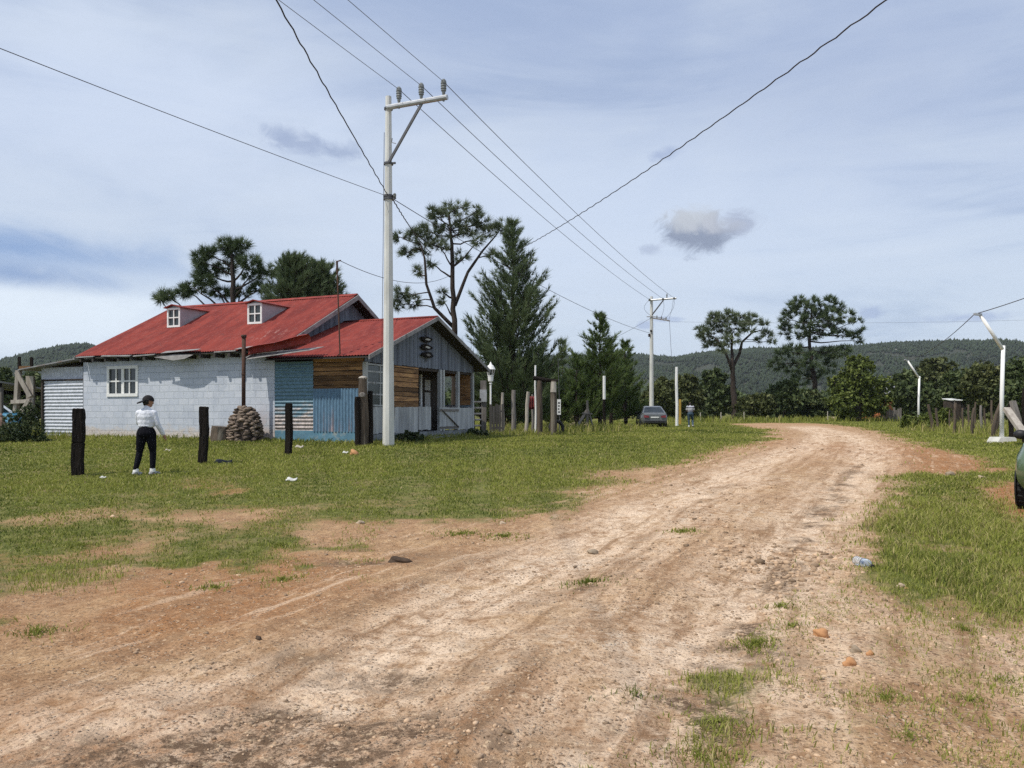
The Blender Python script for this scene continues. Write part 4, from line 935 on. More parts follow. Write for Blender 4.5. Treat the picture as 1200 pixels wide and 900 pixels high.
    for y in (.85, 1.32, 1.54): f.box(-.052, -.008, y-.022, y+.022, 1.105, 2.315)
    o = f.build('porch_window', M['whiteboard'], H); g = MB(); g.box(-.036, -.028, .115, 1.56, 1.1, 2.3); g.build('pane', M['greenglass'], o)
    pk = MB(); z = 1.04
    while z < 2.36:
        hgt = random.uniform(.14, .2); hgt = min(hgt, 2.395-z); pk.box(-.045, -.012+random.uniform(0, .012), 1.60, 3.20, z, z+hgt-.022); z += hgt
    pk.build('porch_planks', M['brownwood'], H)
    def boards(y0, y1, z0, z1, name, x=0.0, w=.155, m='whiteboard', jag=.02):
        b = MB(); y = y0
        while y < y1-.02:
            e = min(y+w, y1); b.box(x-.03, x-.004+random.uniform(0, .006), y, e-.005, z0+random.uniform(-jag, jag), z1+random.uniform(-jag, jag)*.6); y = e
        return b.build(name, M[m], H)
    boards(.12, 1.56, .205, 1.05, 'porch_panel'); boards(1.62, 3.17, .20, 1.04, 'porch_panel', .005); boards(3.2, 4.06, .26, 1.06, 'porch_panel', .012); boards(6.22, 7.40, .22, 1.04, 'porch_panel', .004)
    g = boards(4.66, 6.14, .24, 1.04, 'porch_gate', .03, .19, 'whiteboard', .015); b = MB(); b.bar((.042, 4.72, .98), (.042, 6.08, .32), .02, .09, (1, 0, 0)); b.box(.031, .052, 4.67, 6.13, .28, .35); b.box(.031, .052, 4.67, 6.13, .90, .98); b.build('gate_brace', M['greywood'], g)
    # porch interior: partition with a door, side wall with an opening
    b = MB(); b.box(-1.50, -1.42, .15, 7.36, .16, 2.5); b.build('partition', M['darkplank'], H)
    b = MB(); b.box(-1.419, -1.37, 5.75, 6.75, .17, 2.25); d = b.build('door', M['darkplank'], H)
    b = MB()
    for (a, c0, c1) in ((6.05, 1.70, 2.1), (6.05, .95, 1.62)): b.box(-1.369, -1.36, a, a+.42, c0, c1)
    b.build('door_curtain', M['cloth'], d)
    b = MB(); b.box(-1.369, -1.30, 5.62, 5.74, .17, 2.3); b.build('door_frame', M['white'], d)
    b = MB(); b.box(-.60, -.04, 7.38, 7.46, 1.15, 2.5); b.box(-3.4, -1.5, 7.38, 7.46, .16, 2.5); b.box(-1.38, -.62, 7.385, 7.455, 2.28, 2.5); b.build('side_wall', M['brownwood'], H)
    b = MB(); b.corr((-.04, 7.36, .2), (0, 0, .95), (-1.34, 0, 0), .085, .012, 1); b.build('side_sheet', M['bluesheet_h'], H, True)
    # thin iron mast rising from the wing eave past the main gable
    mt = MB(); mt.tube([(-.55, -.50, 2.60), (-.72, -.40, 5.05)], .022, 6); mt.tube([(-.72, -.40, 5.04), (-.73, -.40, 5.42)], .03, 6); mt.bar((-.73, -.40, 5.40), (-.58, -.42, 5.42), .03, .03); mt.tube([(-.55, -.5, 2.62), (-.78, -.46, 2.5)], .02, 6); mt.build('roof_mast', M['rust'], H)
    return H
HOUSE = build_house()

def hp(px, py, plane_x=None, plane_y=None):
    """house-plane point seen at a photo pixel (local coordinates)"""
    c, s = math.cos(-HROT), math.sin(-HROT)
    o = Vector((-HC.x, -HC.y, CH-HC.z)); d = Vector(((px-600)/FPX, 1, (HZ-py)/FPX))
    ol = Vector((o.x*c-o.y*s, o.x*s+o.y*c, o.z)); dl = Vector((d.x*c-d.y*s, d.x*s+d.y*c, d.z))
    t = (plane_x-ol.x)/dl.x if plane_x is not None else (plane_y-ol.y)/dl.y
    return ol+dl*t

# three log-slice plaques hung one under another on the gable
def plaques():
    c = hp(499, 407, plane_x=.04); base = HL(c.x, c.y, c.z)
    t = thing('hanging_sign', 'three dark oval wooden plaques hung in a column on the grey gable', 'sign', base, HROT)
    r = MB()
    for s in (-.05, .05): r.tube([(.012, s, -.5), (.012, s*.6, .45), (.012, -.02, .78)], .010, 5)
    r.build('chain', M['cable'], t)
    for k, (dz, dy, wf) in enumerate(((.27, -.02, .36), (0, -.02, .38), (-.26, .03, .40))):
        p = MB(); pts = [];
        for i in range(18):
            a = 2*math.pi*i/18; rr = 1+.10*math.sin(3*a+k*2)+.05*math.sin(5*a+k)
            pts.append((.014, dy+math.cos(a)*wf*rr, dz+math.sin(a)*.098*rr))
        p.prism(pts, (.05, 0, 0)); o = p.build('plaque', M['darkwood'], t)
        q = MB(); pts = []
        for i in range(14):
            a = 2*math.pi*i/14; rr = 1+.16*math.sin(2*a+k*1.7+1)+.1*math.sin(4*a+k)
            pts.append((.065, dy+.05+math.cos(a)*wf*.42*rr, dz+math.sin(a)*.036*rr))
        q.prism(pts, (.004, 0, 0)); q.build('carved_face', M['cloth' if k < 2 else 'greywood'], o)
plaques()

# ---------------------------------------------------------------- stone stove with a flue, stump, posts by the house
def stove():
    b = HL(-3.95, -.72); b.z = float(gz(b.x, b.y))
    t = thing('stone_stove', 'stacked stone outdoor stove with a tall rusty flue pipe against the white wall', 'stove', b, HROT)
    m = MB(); m.lathe([(.40, -.1), (.39, .3), (.33, .75), (.2, 1.0), (.1, 1.08)], (0, 0, 0), 14, 'z', .2)
    z = .02
    while z < 1.05:
        rr = .40*(1-(z/1.15)**4)+.07; k = int(rr*26)
        for i in range(k):
            a = 2*math.pi*(i+random.random()*.7)/k; s = random.uniform(.07, .12)
            m.ell((rr*math.cos(a)*1.05, rr*math.sin(a)*.9, z+random.uniform(-.02, .02)), (s, s, s*random.uniform(.35, .6)), 7, 5, None, .2, Matrix.Rotation(a+1.57, 3, 'Z') @ Matrix.Rotation(random.uniform(-.35, .35), 3, 'Y'))
        z += .07
    for _ in range(16): a = random.uniform(0, 6.28); m.ell((.16*math.cos(a), .16*math.sin(a), 1.06+random.uniform(-.03, .05)), (.09, .08, .045), 7, 5, None, .2)
    m.build('stone_base', M['stone'], t)
    p = MB(); p.tube([(-.07, 0, .9), (-.07, 0, 1.9), (-.06, 0, 3.30)], .062, 12); p.tube([(-.06, 0, 3.28), (-.06, 0, 3.36)], .085, 12); p.tube([(-.07, 0, 2.1), (-.07, 0, 2.14)], .07, 12); p.build('flue_pipe', M['rust'], t, True)
stove()
def stump():
    b = HL(-4.72, -.95); b.z = float(gz(b.x, b.y)); t = MB()
    t.tube([b+Vector((0, 0, -.1)), b+Vector((0, 0, .25)), b+Vector((.02, 0, .46))], [.33, .30, .30], 16, True, .5, .07)
    tag(t.build('tree_stump', M['log'], None, False, b), 'short grey tree stump beside the stone stove', 'stump')
stump()
def corner_posts():
    for nm, px, Y, top, r0, r1, label, m, knot in (('wooden_post', 425.5, 22.4, 443, .155, .125, 'thick pale-topped log post with a knot at the house corner', 'log', True), ('wooden_post', 419, 22.25, 465, .085, .085, 'short black post leaning on the left of the pale-topped corner log', 'darkwood', False), ('wooden_post', 434, 22.5, 458, .08, .08, 'black post standing right of the pale-topped corner log', 'darkwood', False)):
        b = GY(px, Y); h = W(px, top, Y).z-b.z; p = MB()
        p.tube([b+Vector((0, 0, -.2)), b+Vector((.01, 0, h*.4)), b+Vector((-.01, .01, h*.85)), b+Vector((0, 0, h))], [r0, r0, r1, r1*.9], 12, True, .5, .06)
        o = tag(p.build(nm, M[m], None, False, b), label, 'post', 'old posts at the house corner')
        if knot:
            k = MB(); k.tube([(.0, -.10, h-.5), (.0, -.17, h-.5)], [.09, .06], 10, True, .5, .1); k.build('knot', M['greywood'], o)
            k = MB(); k.ell((0, 0, h), (.125, .125, .06), 10, 6, .5, .1); k.build('pale_cap', M['palewood'], o)
corner_posts()
for px, py, top, w_, lab in ((91, 558, 479, .195, 'black squared timber post, nearest and leftmost on the lawn'), (237, 545, 477, .165, 'black squared timber post right of the person in white'), (338, 533, 473, .15, 'black squared timber post in front of the blue corrugated wall')):
    b = G(px, py); b.z = float(gz(b.x, b.y)); h = W(px, top, b.y).z-b.z; m = MB()
    d = w_/2; tw = .02
    m.bar((0, 0, -.3), (.01+.012*(px == 237)*2, 0, h*.5), w_, w_, (0, 1, 0)); m.bar((.01+.024*(px == 237), 0, h*.5), (.015+.03*(px == 237), .01, h), w_*1.0, w_, (0, 1, 0), None, w_*.96, w_*.96)
    o = m.build('timber_post', M['darkwood'], None, False); o.location = b; o.rotation_euler = (0, 0, R(random.uniform(-14, 14)))
    bm = bmesh.new(); bm.from_mesh(o.data); bmesh.ops.bevel(bm, geom=bm.edges[:], offset=.012, segments=1, affect='EDGES'); bmesh.ops.subdivide_edges(bm, edges=[e for e in bm.edges if e.calc_length() > .1], cuts=7, use_grid_fill=True); [setattr(v, 'co', v.co+Vector((random.gauss(0, .004)+.008*math.sin(v.co.z*5+px), random.gauss(0, .004), random.gauss(0, .008)))) for v in bm.verts]; bm.to_mesh(o.data); bm.free()
    tag(o, lab, 'post', 'black timber posts on the lawn')
build_grass()
# ---------------------------------------------------------------- trees
PINE_BACK = [(264, 285, 10, 7, 22, .95), (285, 287, 9, 6, 18, .9), (272, 293, 14, 9, 36, .85), (247, 297, 9, 7, 22, .7), (237, 305, 10, 9, 28, .65), (241, 318, 13, 10, 36, .6), (260, 312, 12, 8, 26, .7), (295, 308, 15, 8, 32, .6), (314, 316, 11, 6, 22, .55),
             (295, 320, 13, 7, 26, .5), (303, 335, 12, 6, 22, .45), (280, 341, 14, 7, 26, .4), (243, 328, 14, 9, 34, .45), (228, 337, 13, 8, 28, .4), (214, 341, 8, 7, 20, .35), (197, 347, 10, 6, 22, .3), (185, 349, 6, 5, 14, .28), (257, 343, 12, 6, 22, .35)]
open_pine('tall spreading pine behind the red roof with one low branch reaching left', 273, 46, 490, [(273, 420), (274, 370), (274, 330), (272, 300), (268, 286)], PINE_BACK, .24, 'needle_d', .5, 40)
open_pine('open-crowned pine with bare dark limbs between the utility pole and the conical conifer', 533, 42, 498, [(534, 450), (533, 400), (531, 350), (530, 300), (528, 270), (526, 250)],
    [(535, 247, 16, 9, 30, 1), (515, 253, 12, 10, 26, .9), (507, 251, 8, 6, 12, .9), (558, 246, 6, 6, 12, .9), (564, 258, 10, 9, 22, .8), (573, 271, 9, 8, 18, .75), (587, 267, 9, 9, 20, 'r'), (547, 264, 16, 11, 34, .85), (529, 269, 16, 10, 34, .85), (502, 271, 15, 10, 30, .8),
     (489, 277, 12, 9, 24, .72), (469, 278, 7, 6, 12, 'l'), (475, 295, 8, 6, 14, 'l'), (495, 291, 12, 8, 22, 'l'), (515, 287, 13, 8, 22, .65), (489, 318, 6, 6, 12, 'l'), (507, 309, 6, 5, 8, .6), (560, 284, 7, 5, 10, .65), (518, 342, 4, 3, 5, .5), (520, 353, 6, 5, 9, .45), (473, 344, 11, 8, 22, 'l'), (467, 358, 9, 7, 16, 'l'), (484, 353, 9, 8, 16, 'l'), (578, 298, 7, 5, 9, 'r'), (540, 300, 9, 6, 9, .65)],
    .20, 'needle', .42, 34, .9, 'pine_tree', .5, (('l', [(533, 385, 0), (510, 362, -8), (501, 335, -12), (499, 305, -12), (494, 288, -10)], .12, .04), ('r', [(533, 358, 0), (548, 318, 5), (565, 292, 10), (582, 272, 12)], .11, .035)))
open_pine('flat-topped pine on a forked trunk standing alone by the far bend', 860, 80, 491, [(861, 470), (859, 445), (858, 425), (858, 408), (858, 392)],
    [(822, 389, 9, 8, 20, 'l'), (835, 393, 12, 9, 30, 'l'), (843, 376, 12, 9, 30, .9), (835, 373, 8, 6, 14, .85), (852, 370, 13, 7, 28, 1), (869, 372, 13, 7, 28, 1), (881, 374, 11, 7, 22, 'r'), (860, 385, 16, 9, 34, 1), (848, 400, 11, 7, 20, 'l'), (856, 397, 10, 7, 14, .9), (846, 408, 8, 6, 12, 'l'), (877, 385, 8, 6, 12, 'r'), (894, 381, 6, 5, 9, 'r'), (898, 391, 8, 5, 14, 'r'), (904, 400, 5, 3, 6, 'r'), (890, 398, 5, 3, 6, 'r'), (833, 404, 6, 5, 9, 'l')],
    .36, 'needle', .62, 32, .9, 'pine_tree', .35, (('l', [(858, 434, 0), (851, 418, -4), (845, 406, -6), (836, 396, -6)], .18, .06), ('r', [(858, 432, 0), (868, 414, 5), (872, 400, 8), (884, 389, 8), (895, 386, 8)], .2, .06)))
open_pine('big bushy pine with tufted crown behind the round juniper', 957, 86, 492, [(958, 475), (955, 450), (951, 425), (948, 400), (950, 378), (952, 360)],
    [(936, 353, 8, 6, 16, .95), (928, 362, 9, 9, 22, .9), (922, 372, 8, 8, 16, .85), (922, 385, 7, 8, 16, .8), (943, 362, 13, 10, 30, .95), (955, 355, 9, 7, 18, 1), (962, 362, 10, 7, 18, 1), (974, 353, 8, 7, 18, .95), (985, 360, 7, 8, 16, .9), (989, 372, 9, 8, 18, .85), (974, 368, 13, 9, 26, .9), (953, 374, 15, 10, 36, .9), (939, 379, 12, 9, 26, .85), (981, 379, 11, 7, 20, .8),
     (1006, 376, 5, 4, 7, .8), (1010, 387, 5, 3, 6, .75), (1000, 393, 9, 4, 12, .75), (1008, 400, 4, 3, 5, .7), (989, 391, 9, 5, 14, .75), (968, 387, 12, 7, 22, .8), (951, 393, 12, 7, 22, .8), (932, 393, 10, 5, 14, .75), (917, 414, 10, 9, 22, .6), (932, 408, 10, 8, 20, .65), (911, 427, 9, 7, 18, .5), (928, 429, 12, 8, 24, .5), (947, 423, 13, 9, 28, .55), (968, 414, 14, 9, 28, .6), (983, 414, 12, 8, 22, .6), (958, 436, 12, 8, 22, .45), (974, 431, 10, 8, 18, .45), (939, 444, 11, 8, 22, .4), (991, 408, 8, 4, 9, .6)],
    .36, 'needle_d', .66, 32, 1.0, 'pine_tree', .3)
young_pine('tall conical conifer with upswept branches right of the porch gable', 601, 40, 264, 2.9, 'needle_d', .04, 34, 10, .65, r0=.17, shoot=.62, nn=13, squash=.76)
young_pine('dark dense conifer with a pointed top behind the roof between dormers and gable', 345, 40, 304, 2.0, 'needle_d', .3, 44, 13, .6, squash=.5)
young_pine('lower dark conifer just left of the main roof peak', 373, 41, 311, 1.9, 'needle_d', .3, 44, 13, .6, squash=.5)
young_pine('slim conifer tip above the hills left of the bushy conifers', 659, 64, 399, .95, 'needle_d', .1, 16, 5, .3)
young_pine('bushy conifer with pointed crown left of the parked grey car', 703, 52, 369, 2.5, 'needle_g', .08, 26, 8, .55)
young_pine('shorter conifer between the pointed conifer and the far utility pole', 733, 55, 402, 1.9, 'needle_g', .08, 20, 7, .5)
for px, Y, top, R0, lab in ((627, 47, 434, 2.0, 'low dense conifer behind the log gateway'), (650, 50, 428, 1.9, 'mid height conifer just right of the log gateway'), (676, 50, 418, 2.0, 'bushy green conifer behind the leaning tripod'), (716, 60, 398, 2.0, 'dark conifer behind the black and white pole'), (590, 45, 420, 2.2, 'shaded conifer right behind the white garden lantern')):
    young_pine(lab, px, Y, top, R0, 'needle_g', .06, 16, 7, .5, nn=11)
leafy('round green juniper bush tree beside the far bend of the road', 1006, 78, [(1005, 440, 17, 18), (990, 456, 17, 18), (1022, 456, 18, 18), (984, 474, 15, 13), (1030, 474, 15, 13), (1007, 468, 22, 20), (1000, 429, 9, 8), (1014, 430, 9, 9)], 16000, .17, 'juniper', 'juniper_tree', .3)
LT = [('olive green bushy tree behind the parked grey car', 776, 76, [(775, 463, 16, 16), (765, 470, 12, 14), (788, 472, 13, 13)], 'olive'),
      ('dark tree behind the slim white post', 800, 84, [(802, 452, 13, 12), (796, 465, 14, 14), (812, 468, 13, 15)], 'olive'),
      ('tall dark tree left of the flat-topped pine', 838, 96, [(838, 446, 12, 12), (832, 460, 15, 12), (846, 465, 14, 15), (838, 476, 18, 10)], 'leafd'),
      ('low round bush under the flat-topped pine', 882, 80, [(880, 475, 15, 9), (893, 473, 13, 11), (870, 480, 12, 8)], 'olive'),
      ('wide dark shrub tree left of the big bushy pine', 918, 82, [(915, 464, 14, 14), (928, 470, 16, 13), (908, 476, 14, 10), (925, 456, 10, 9)], 'leafd'),
      ('dense shrub at the foot of the big bushy pine', 948, 84, [(945, 472, 14, 14), (958, 477, 13, 11), (938, 480, 12, 8)], 'leafd'),
      ('dark leafy tree beside the orange hut', 1066, 84, [(1066, 448, 14, 14), (1058, 462, 14, 15), (1077, 466, 14, 16), (1068, 478, 18, 11)], 'leafd'),
      ('broad grey-green tree behind the far lamp post', 1098, 98, [(1098, 432, 18, 11), (1085, 444, 18, 14), (1112, 446, 18, 14), (1100, 462, 26, 16)], 'olive'),
      ('dark round tree behind the leaning fence posts', 1128, 74, [(1128, 452, 18, 15), (1115, 464, 14, 14), (1142, 464, 16, 14)], 'leafd'),
      ('tall tree rising behind the near lamp post', 1160, 66, [(1156, 437, 16, 13), (1146, 453, 16, 14), (1170, 455, 17, 16), (1160, 470, 20, 12)], 'olive'),
      ('dark tree at the far right behind the leaning boards', 1200, 58, [(1198, 438, 16, 18), (1188, 460, 14, 16), (1210, 460, 18, 22)], 'leafd'),
      ('dark bushy tree left of the lean-to shed roof', -4, 62, [(-5, 448, 18, 15), (12, 456, 14, 14), (-20, 460, 16, 14)], 'leafd'),
      ('tree between the timber trestle and the wooded hill', 40, 66, [(38, 455, 16, 16), (28, 465, 16, 14), (52, 466, 14, 14)], 'leafd'),
      ('shady tree seen through the porch opening', 566, 44, [(566, 455, 16, 18), (556, 470, 14, 16), (578, 474, 14, 18)], 'leafd')]
for lab, px, Y, lobes, lm in LT: leafy(lab, px, Y, lobes, 8500, .0030*Y, lm, 'broadleaf_tree', .18)
leafy('overgrown weedy bush in front of the lean-to shed', 27, 24.3, [(18, 507, 17, 14), (36, 503, 13, 17), (8, 514, 13, 12), (46, 514, 9, 10), (33, 484, 7, 12), (22, 488, 7, 9), (-6, 512, 12, 14), (41, 488, 4, 9), (53, 520, 8, 6), (10, 493, 6, 8)], 9000, .038, 'weedleaf', 'weed_bush', .02, 'bush')
SB = [('small green shrub left of the far lamp post base', 1067, 47, [(1066, 497, 9, 8), (1062, 492, 5, 5)]), ('rounder green shrub right of the far lamp post base', 1083, 46, [(1083, 496, 11, 9), (1088, 490, 6, 6), (1077, 500, 6, 6)]), ('upright shrub in front of the weathered fence', 1104, 42, [(1104, 492, 9, 10), (1108, 484, 6, 7), (1098, 498, 7, 7)])]
for lab, px, Y, lobes in SB: leafy(lab, px, Y, lobes, 2600, .10, 'juniper', 'shrub', .02, 'shrub')
for lab, px, Y, lobes in (('dark weedy clump growing against the porch panels', 483, 24.6, [(470, 513, 9, 5), (487, 512, 9, 6), (478, 509, 6, 5)]), ('straggly weed clump by the right porch corner', 545, 29.5, [(535, 511, 9, 5), (552, 509, 10, 7), (566, 509, 8, 6)])):
    leafy(lab, px, Y, lobes, 1400, .05, 'weedleaf', 'weed_clump', .012, 'weed')
def build_woods():
    Vs, Ts = [], []
    n = 620; a = RNG.uniform(-R(43), R(43), n); r = RNG.uniform(104, 330, n); x, y = r*np.sin(a), r*np.cos(a)
    h = RNG.uniform(3.2, 6.2, n); w = h*RNG.uniform(.30, .55, n); tt = np.clip(.42+RNG.normal(0, .2, n), 0, 1); k = 300
    d = unit(n*k); rad = RNG.uniform(.4, 1.05, (n*k, 1)); C = np.repeat(np.stack([x, y, .4+h*.52], 1), k, 0)
    P = C+d*rad*np.stack([np.repeat(w, k), np.repeat(w, k), np.repeat(h*.5, k)], 1)
    V, F, t = leaves(P, .34+.0012*np.repeat(r, k), np.repeat(tt, k))
    tag(tri_obj('woods', V, F, M['leafd'], attrs={'tint': ('FACE', t)}), 'far-off scrub wood between the meadow and the hills', 'woods', None, 'stuff')
build_woods()

# ---------------------------------------------------------------- utility poles and wires
P1 = Vector((-3.62, 22.5, 0)); P1.z = float(gz(P1.x, P1.y)); P2 = GY(763.5, 60)
LINE = math.atan2(-(P2.x-P1.x), P2.y-P1.y)              # rotation that turns local y along the line; local x is the crossarm
def arm_pt(P, x, z, y=0.0): return Vector((P.x+x*math.cos(LINE)-y*math.sin(LINE), P.y+x*math.sin(LINE)+y*math.cos(LINE), z))
def pole_body(t, H, r0, r1, m):
    p = MB(); n = 9
    p.tube([(0, 0, -.3+(H+.3)*i/n) for i in range(n+1)], [r0+(r1-r0)*i/n for i in range(n+1)], 10, True, .5); return p.build('pole', M[m], t)
ZA1 = 10.36
def pole_one():
    t = thing('utility_pole', 'tall concrete utility pole with three insulators standing in front of the porch', 'utility pole', P1, LINE, 'concrete utility poles'); z0 = P1.z; H = 10.72-z0
    pole_body(t, H, .18, .088, 'concrete')
    a = MB(); za = ZA1-z0; a.tube([(.05, -.14, za-.02), (1.98, -.14, za+.0)], .075, 10); a.build('crossarm', M['galv'], t)
    b = MB(); b.bar((.10, -.14, 8.75-z0), (1.18, -.14, za-.05), .05, .07); b.tube([(.34, -.16, 9.25-z0), (.20, -.16, 9.30-z0), (.22, -.16, 9.42-z0)], .012, 5); b.build('brace', M['darkmetal'], t)
    for x in (.43, 1.155, 1.865):
        i = MB(); i.lathe([(.03, -.15), (.03, .0), (.05, .08), (.05, .12), (.075, .14), (.068, .19), (.085, .20), (.07, .26), (.085, .27), (.07, .33), (.085, .34), (.075, .42), (.04, .47)], (x, -.14, za+.05), 12); i.build('insulator', M['insul'], t)
    for z, r in ((za, .13), (8.75-z0, .145), (7.80-z0, .155), (7.72-z0, .155)):
        c = MB(); c.tube([(0, 0, z-.03), (0, 0, z+.03)], r, 10); c.bar((r-.02, 0, z), (r+.09, 0, z), .05, .05); c.build('clamp', M['darkmetal'], t)
    s = MB(); s.lathe([(.03, -.06), (.05, -.02), (.035, 0), (.05, .02), (.03, .06)], (.22, -.02, 7.80-z0), 8); s.build('spool', M['insul'], t)
    g = MB(); g.tube([(-.16, -.11, 2.4), (-.13, -.09, 5.5), (-.10, -.07, 9.2)], .008, 5); g.build('ground_wire', M['cable'], t)
pole_one()
ZA2 = CH+(HZ-352)/FPX*60
def pole_two():
    t = thing('utility_pole', 'distant utility pole with stacked brackets rising behind the grey car', 'utility pole', P2, LINE, 'concrete utility poles'); z0 = P2.z; H = CH+(HZ-347.5)/FPX*60-z0
    pole_body(t, H, .19, .11, 'concrete'); za = ZA2-z0
    a = MB(); a.tube([(-.2, -.15, za), (1.95, -.15, za+.05)], .075, 8); a.build('crossarm', M['galv'], t)
    b = MB(); b.bar((.08, -.15, za-1.15), (.95, -.15, za-.05), .06, .09); b.build('brace', M['darkmetal'], t)
    for x in (-.1, .95, 1.8):
        i = MB(); i.lathe([(.04, 0), (.08, .08), (.05, .14), (.08, .22), (.05, .28), (.08, .36), (.03, .42)], (x, -.42, za+.03), 8, 'y'); i.build('insulator', M['insul'], t)
    i = MB(); i.lathe([(.03, 0), (.06, .08), (.04, .12), (.06, .2), (.03, .34)], (1.22, -.15, za+.1), 8); i.build('insulator', M['insul'], t)
    l = MB(); zl = CH+(HZ-373)/FPX*60-z0; l.bar((-.35, -.15, zl+.12), (.1, -.15, zl+.1), .06, .06); l.bar((.1, -.15, zl), (1.45, -.15, zl-.28), .09, .10); l.bar((.1, -.15, zl+.13), (1.25, -.15, zl-.12), .05, .05); l.build('lower_bracket', M['fascia'], t)
    for x in (.45, .8, 1.15):
        i = MB(); i.lathe([(.03, 0), (.05, .06), (.03, .1), (.05, .16), (.02, .22)], (x, -.15, zl-.05-.22*x+.12), 7); i.build('fuse', M['insul'], t)
    s = MB(); s.lathe([(.05, -.12), (.12, -.06), (.07, 0), (.12, .06), (.05, .12)], (-.15, -.1, CH+(HZ-393)/FPX*60-z0), 8); s.build('spool', M['cable'], t); s = MB(); s.lathe([(.05, -.08), (.1, 0), (.05, .08)], (.0, -.2, CH+(HZ-388)/FPX*60-z0), 8); s.build('spool', M['cable'], t)
    w = MB()
    for (x0, x1, za_, zb_, dr) in ((-.1, .1, za, zl+.1, .5), (.95, .8, za, zl+.0, .25), (1.8, 1.2, za, zl-.05, .4), (1.75, 1.4, za, zl-.2, .1)):
        pts = []
        for q in range(9):
            u = q/8; pts.append((x0+(x1-x0)*u+(-dr if x0 < 0 else dr*.6)*math.sin(math.pi*u), -.35, za_+(zb_-za_)*u))
        w.tube(pts, .010, 4)
    w.tube([(1.42, -.15, zl-.3), (1.55, -.3, zl-2.2), (1.72, -.4, zl-4.6)], .012, 4); w.build('jumper_wire', M['cable'], t)
pole_two()
def wire(label, a, b, sag, r, m='wire', n=24, wob=0.0, cat='power line', group=None, name='power_line'):
    a, b = Vector(a), Vector(b); L = (b-a).length; w = MB(); pts = []
    if wob: n = int(L/.22)
    for i in range(n+1):
        u = i/n; p = a.lerp(b, u); p.z -= sag*4*u*(1-u)
        if wob and 0 < i < n: p += Vector((math.sin(i*1.9)*wob*.6, 0, math.cos(i*1.7)*wob))
        pts.append(p)
    w.tube(pts, r, 6, True, .5); return tag(w.build(name, M[m], None, True), label, cat, group)
P0 = Vector((P1.x-14.56, P1.y-37.5, P1.z))
for k, (x, x2, lab) in enumerate(((.43, -.1, 'thin power line on the insulator nearest the pole shaft'), (1.155, .95, 'thin power line on the middle insulator of the crossarm'), (1.865, 1.8, 'thin power line on the outermost insulator of the crossarm'))):
    top = ZA1+.05+.40; za = arm_pt(P1, x, top, -.14)
    wire(lab+', running up over the camera', arm_pt(P0, x, top+.1, 0), za, .25, .008, n=30, group='power lines of the crossarm')
    wire(lab+', running on to the far pole', za, arm_pt(P2, x2, ZA2+.03, -.42), .35, .011, n=30, group='power lines of the crossarm')
zc = 7.80
wire('thick twisted black cable passing from the near pole overhead towards the camera', (-3.62, 22.36, zc), (-3.55, -6, 8.0), .12, .0125, 'cable', wob=.012, name='twisted_cable', cat='cable')
wire('thin black wire sloping from the near pole out past the left edge', (-3.75, 22.42, zc+.02), (-14.6, 2.3, 7.9), .15, .008, 'cable', name='service_wire', cat='wire')
wire('long wire running low from the near pole behind the conifers to the far pole', (-3.5, 22.6, zc-.05), P2+Vector((0, -.1, CH+(HZ-391)/FPX*60-P2.z)), .5, .012, 'cable', name='service_wire', cat='wire')
wire('short twisted cable dropping from the near pole towards the open pine', (-3.5, 22.62, zc-.08), W(505, 296, 42), .15, .017, 'cable', wob=.012, name='twisted_cable', cat='cable')
wire('thick twisted black cable swinging from the conical conifer up over the road', W(602, 296, 40), (9.84, -2.5, 8.55), .62, .0145, 'cable', wob=.014, name='twisted_cable', cat='cable')
ml = HL(-.58, -.42, 5.40); wire('slack thin wire from the roof mast behind the near pole to the open pine', ml, W(529, 322, 42), .55, .010, 'cable', name='service_wire', cat='wire')
wire('faint distant line running right from the far pole across the sky', W(786, 377, 59.5), W(1290, 372, 64), .25, .007, 'wire', name='service_wire', cat='wire')
wire('faint line leaving the far pole to the left between the conifers', W(762, 373, 60), W(700, 405, 54), .1, .013, 'wire', name='service_wire', cat='wire')

# ---------------------------------------------------------------- lamps
def street_lamp():
    Y = 26.0; b = GY(1174, Y); b.z -= .05; hp_ = CH+(HZ-405)/FPX*Y-b.z
    t = thing('lamp_post', 'near white lamp post on a concrete block with bare slanting arm', 'lamp post', b, 0, 'white lamp posts with slanted arms')
    p = MB(); p.tube([(0, 0, .2), (0, 0, hp_*.5), (.05, 0, hp_)], [.068, .064, .06], 12); p.build('pole', M['whitepole'], t, True)
    a = MB(); a.tube([(.03, 0, hp_-.12), (-.72, 0, hp_+1.02)], [.06, .055], 14); a.build('arm', M['whitepole'], t, True)
    h = MB(); h.bar((-.70, 0, hp_+1.05), (-.93, 0, hp_+1.07), .12, .07); h.build('lamp_head', M['galv'], t)
    c = MB(); c.prism([(-.50, -.34, -.1), (.34, -.34, -.1), (.30, -.28, .28), (-.20, -.28, .28)], (0, .62, 0)); c.build('concrete_base', M['concrete2'], t)
    return t, b, hp_
LP, LPB, LPH = street_lamp()
b2 = GY(1076.5, 50); lamp2 = dup(LP, b2, 0, 'far white lamp post with slanting arm rising out of two green shrubs')
wire('dark cable slung between the arms of the two white lamp posts', LPB+Vector((-.93, 0, LPH+1.06)), b2+Vector((-.9, 0, LPH+1.06)), .35, .013, 'cable', name='lamp_cable', cat='cable')
wire('dark cable rising from the near lamp arm out past the right edge', LPB+Vector((-.93, 0, LPH+1.06)), W(1330, 296, 24), .12, .013, 'cable', name='lamp_cable', cat='cable')
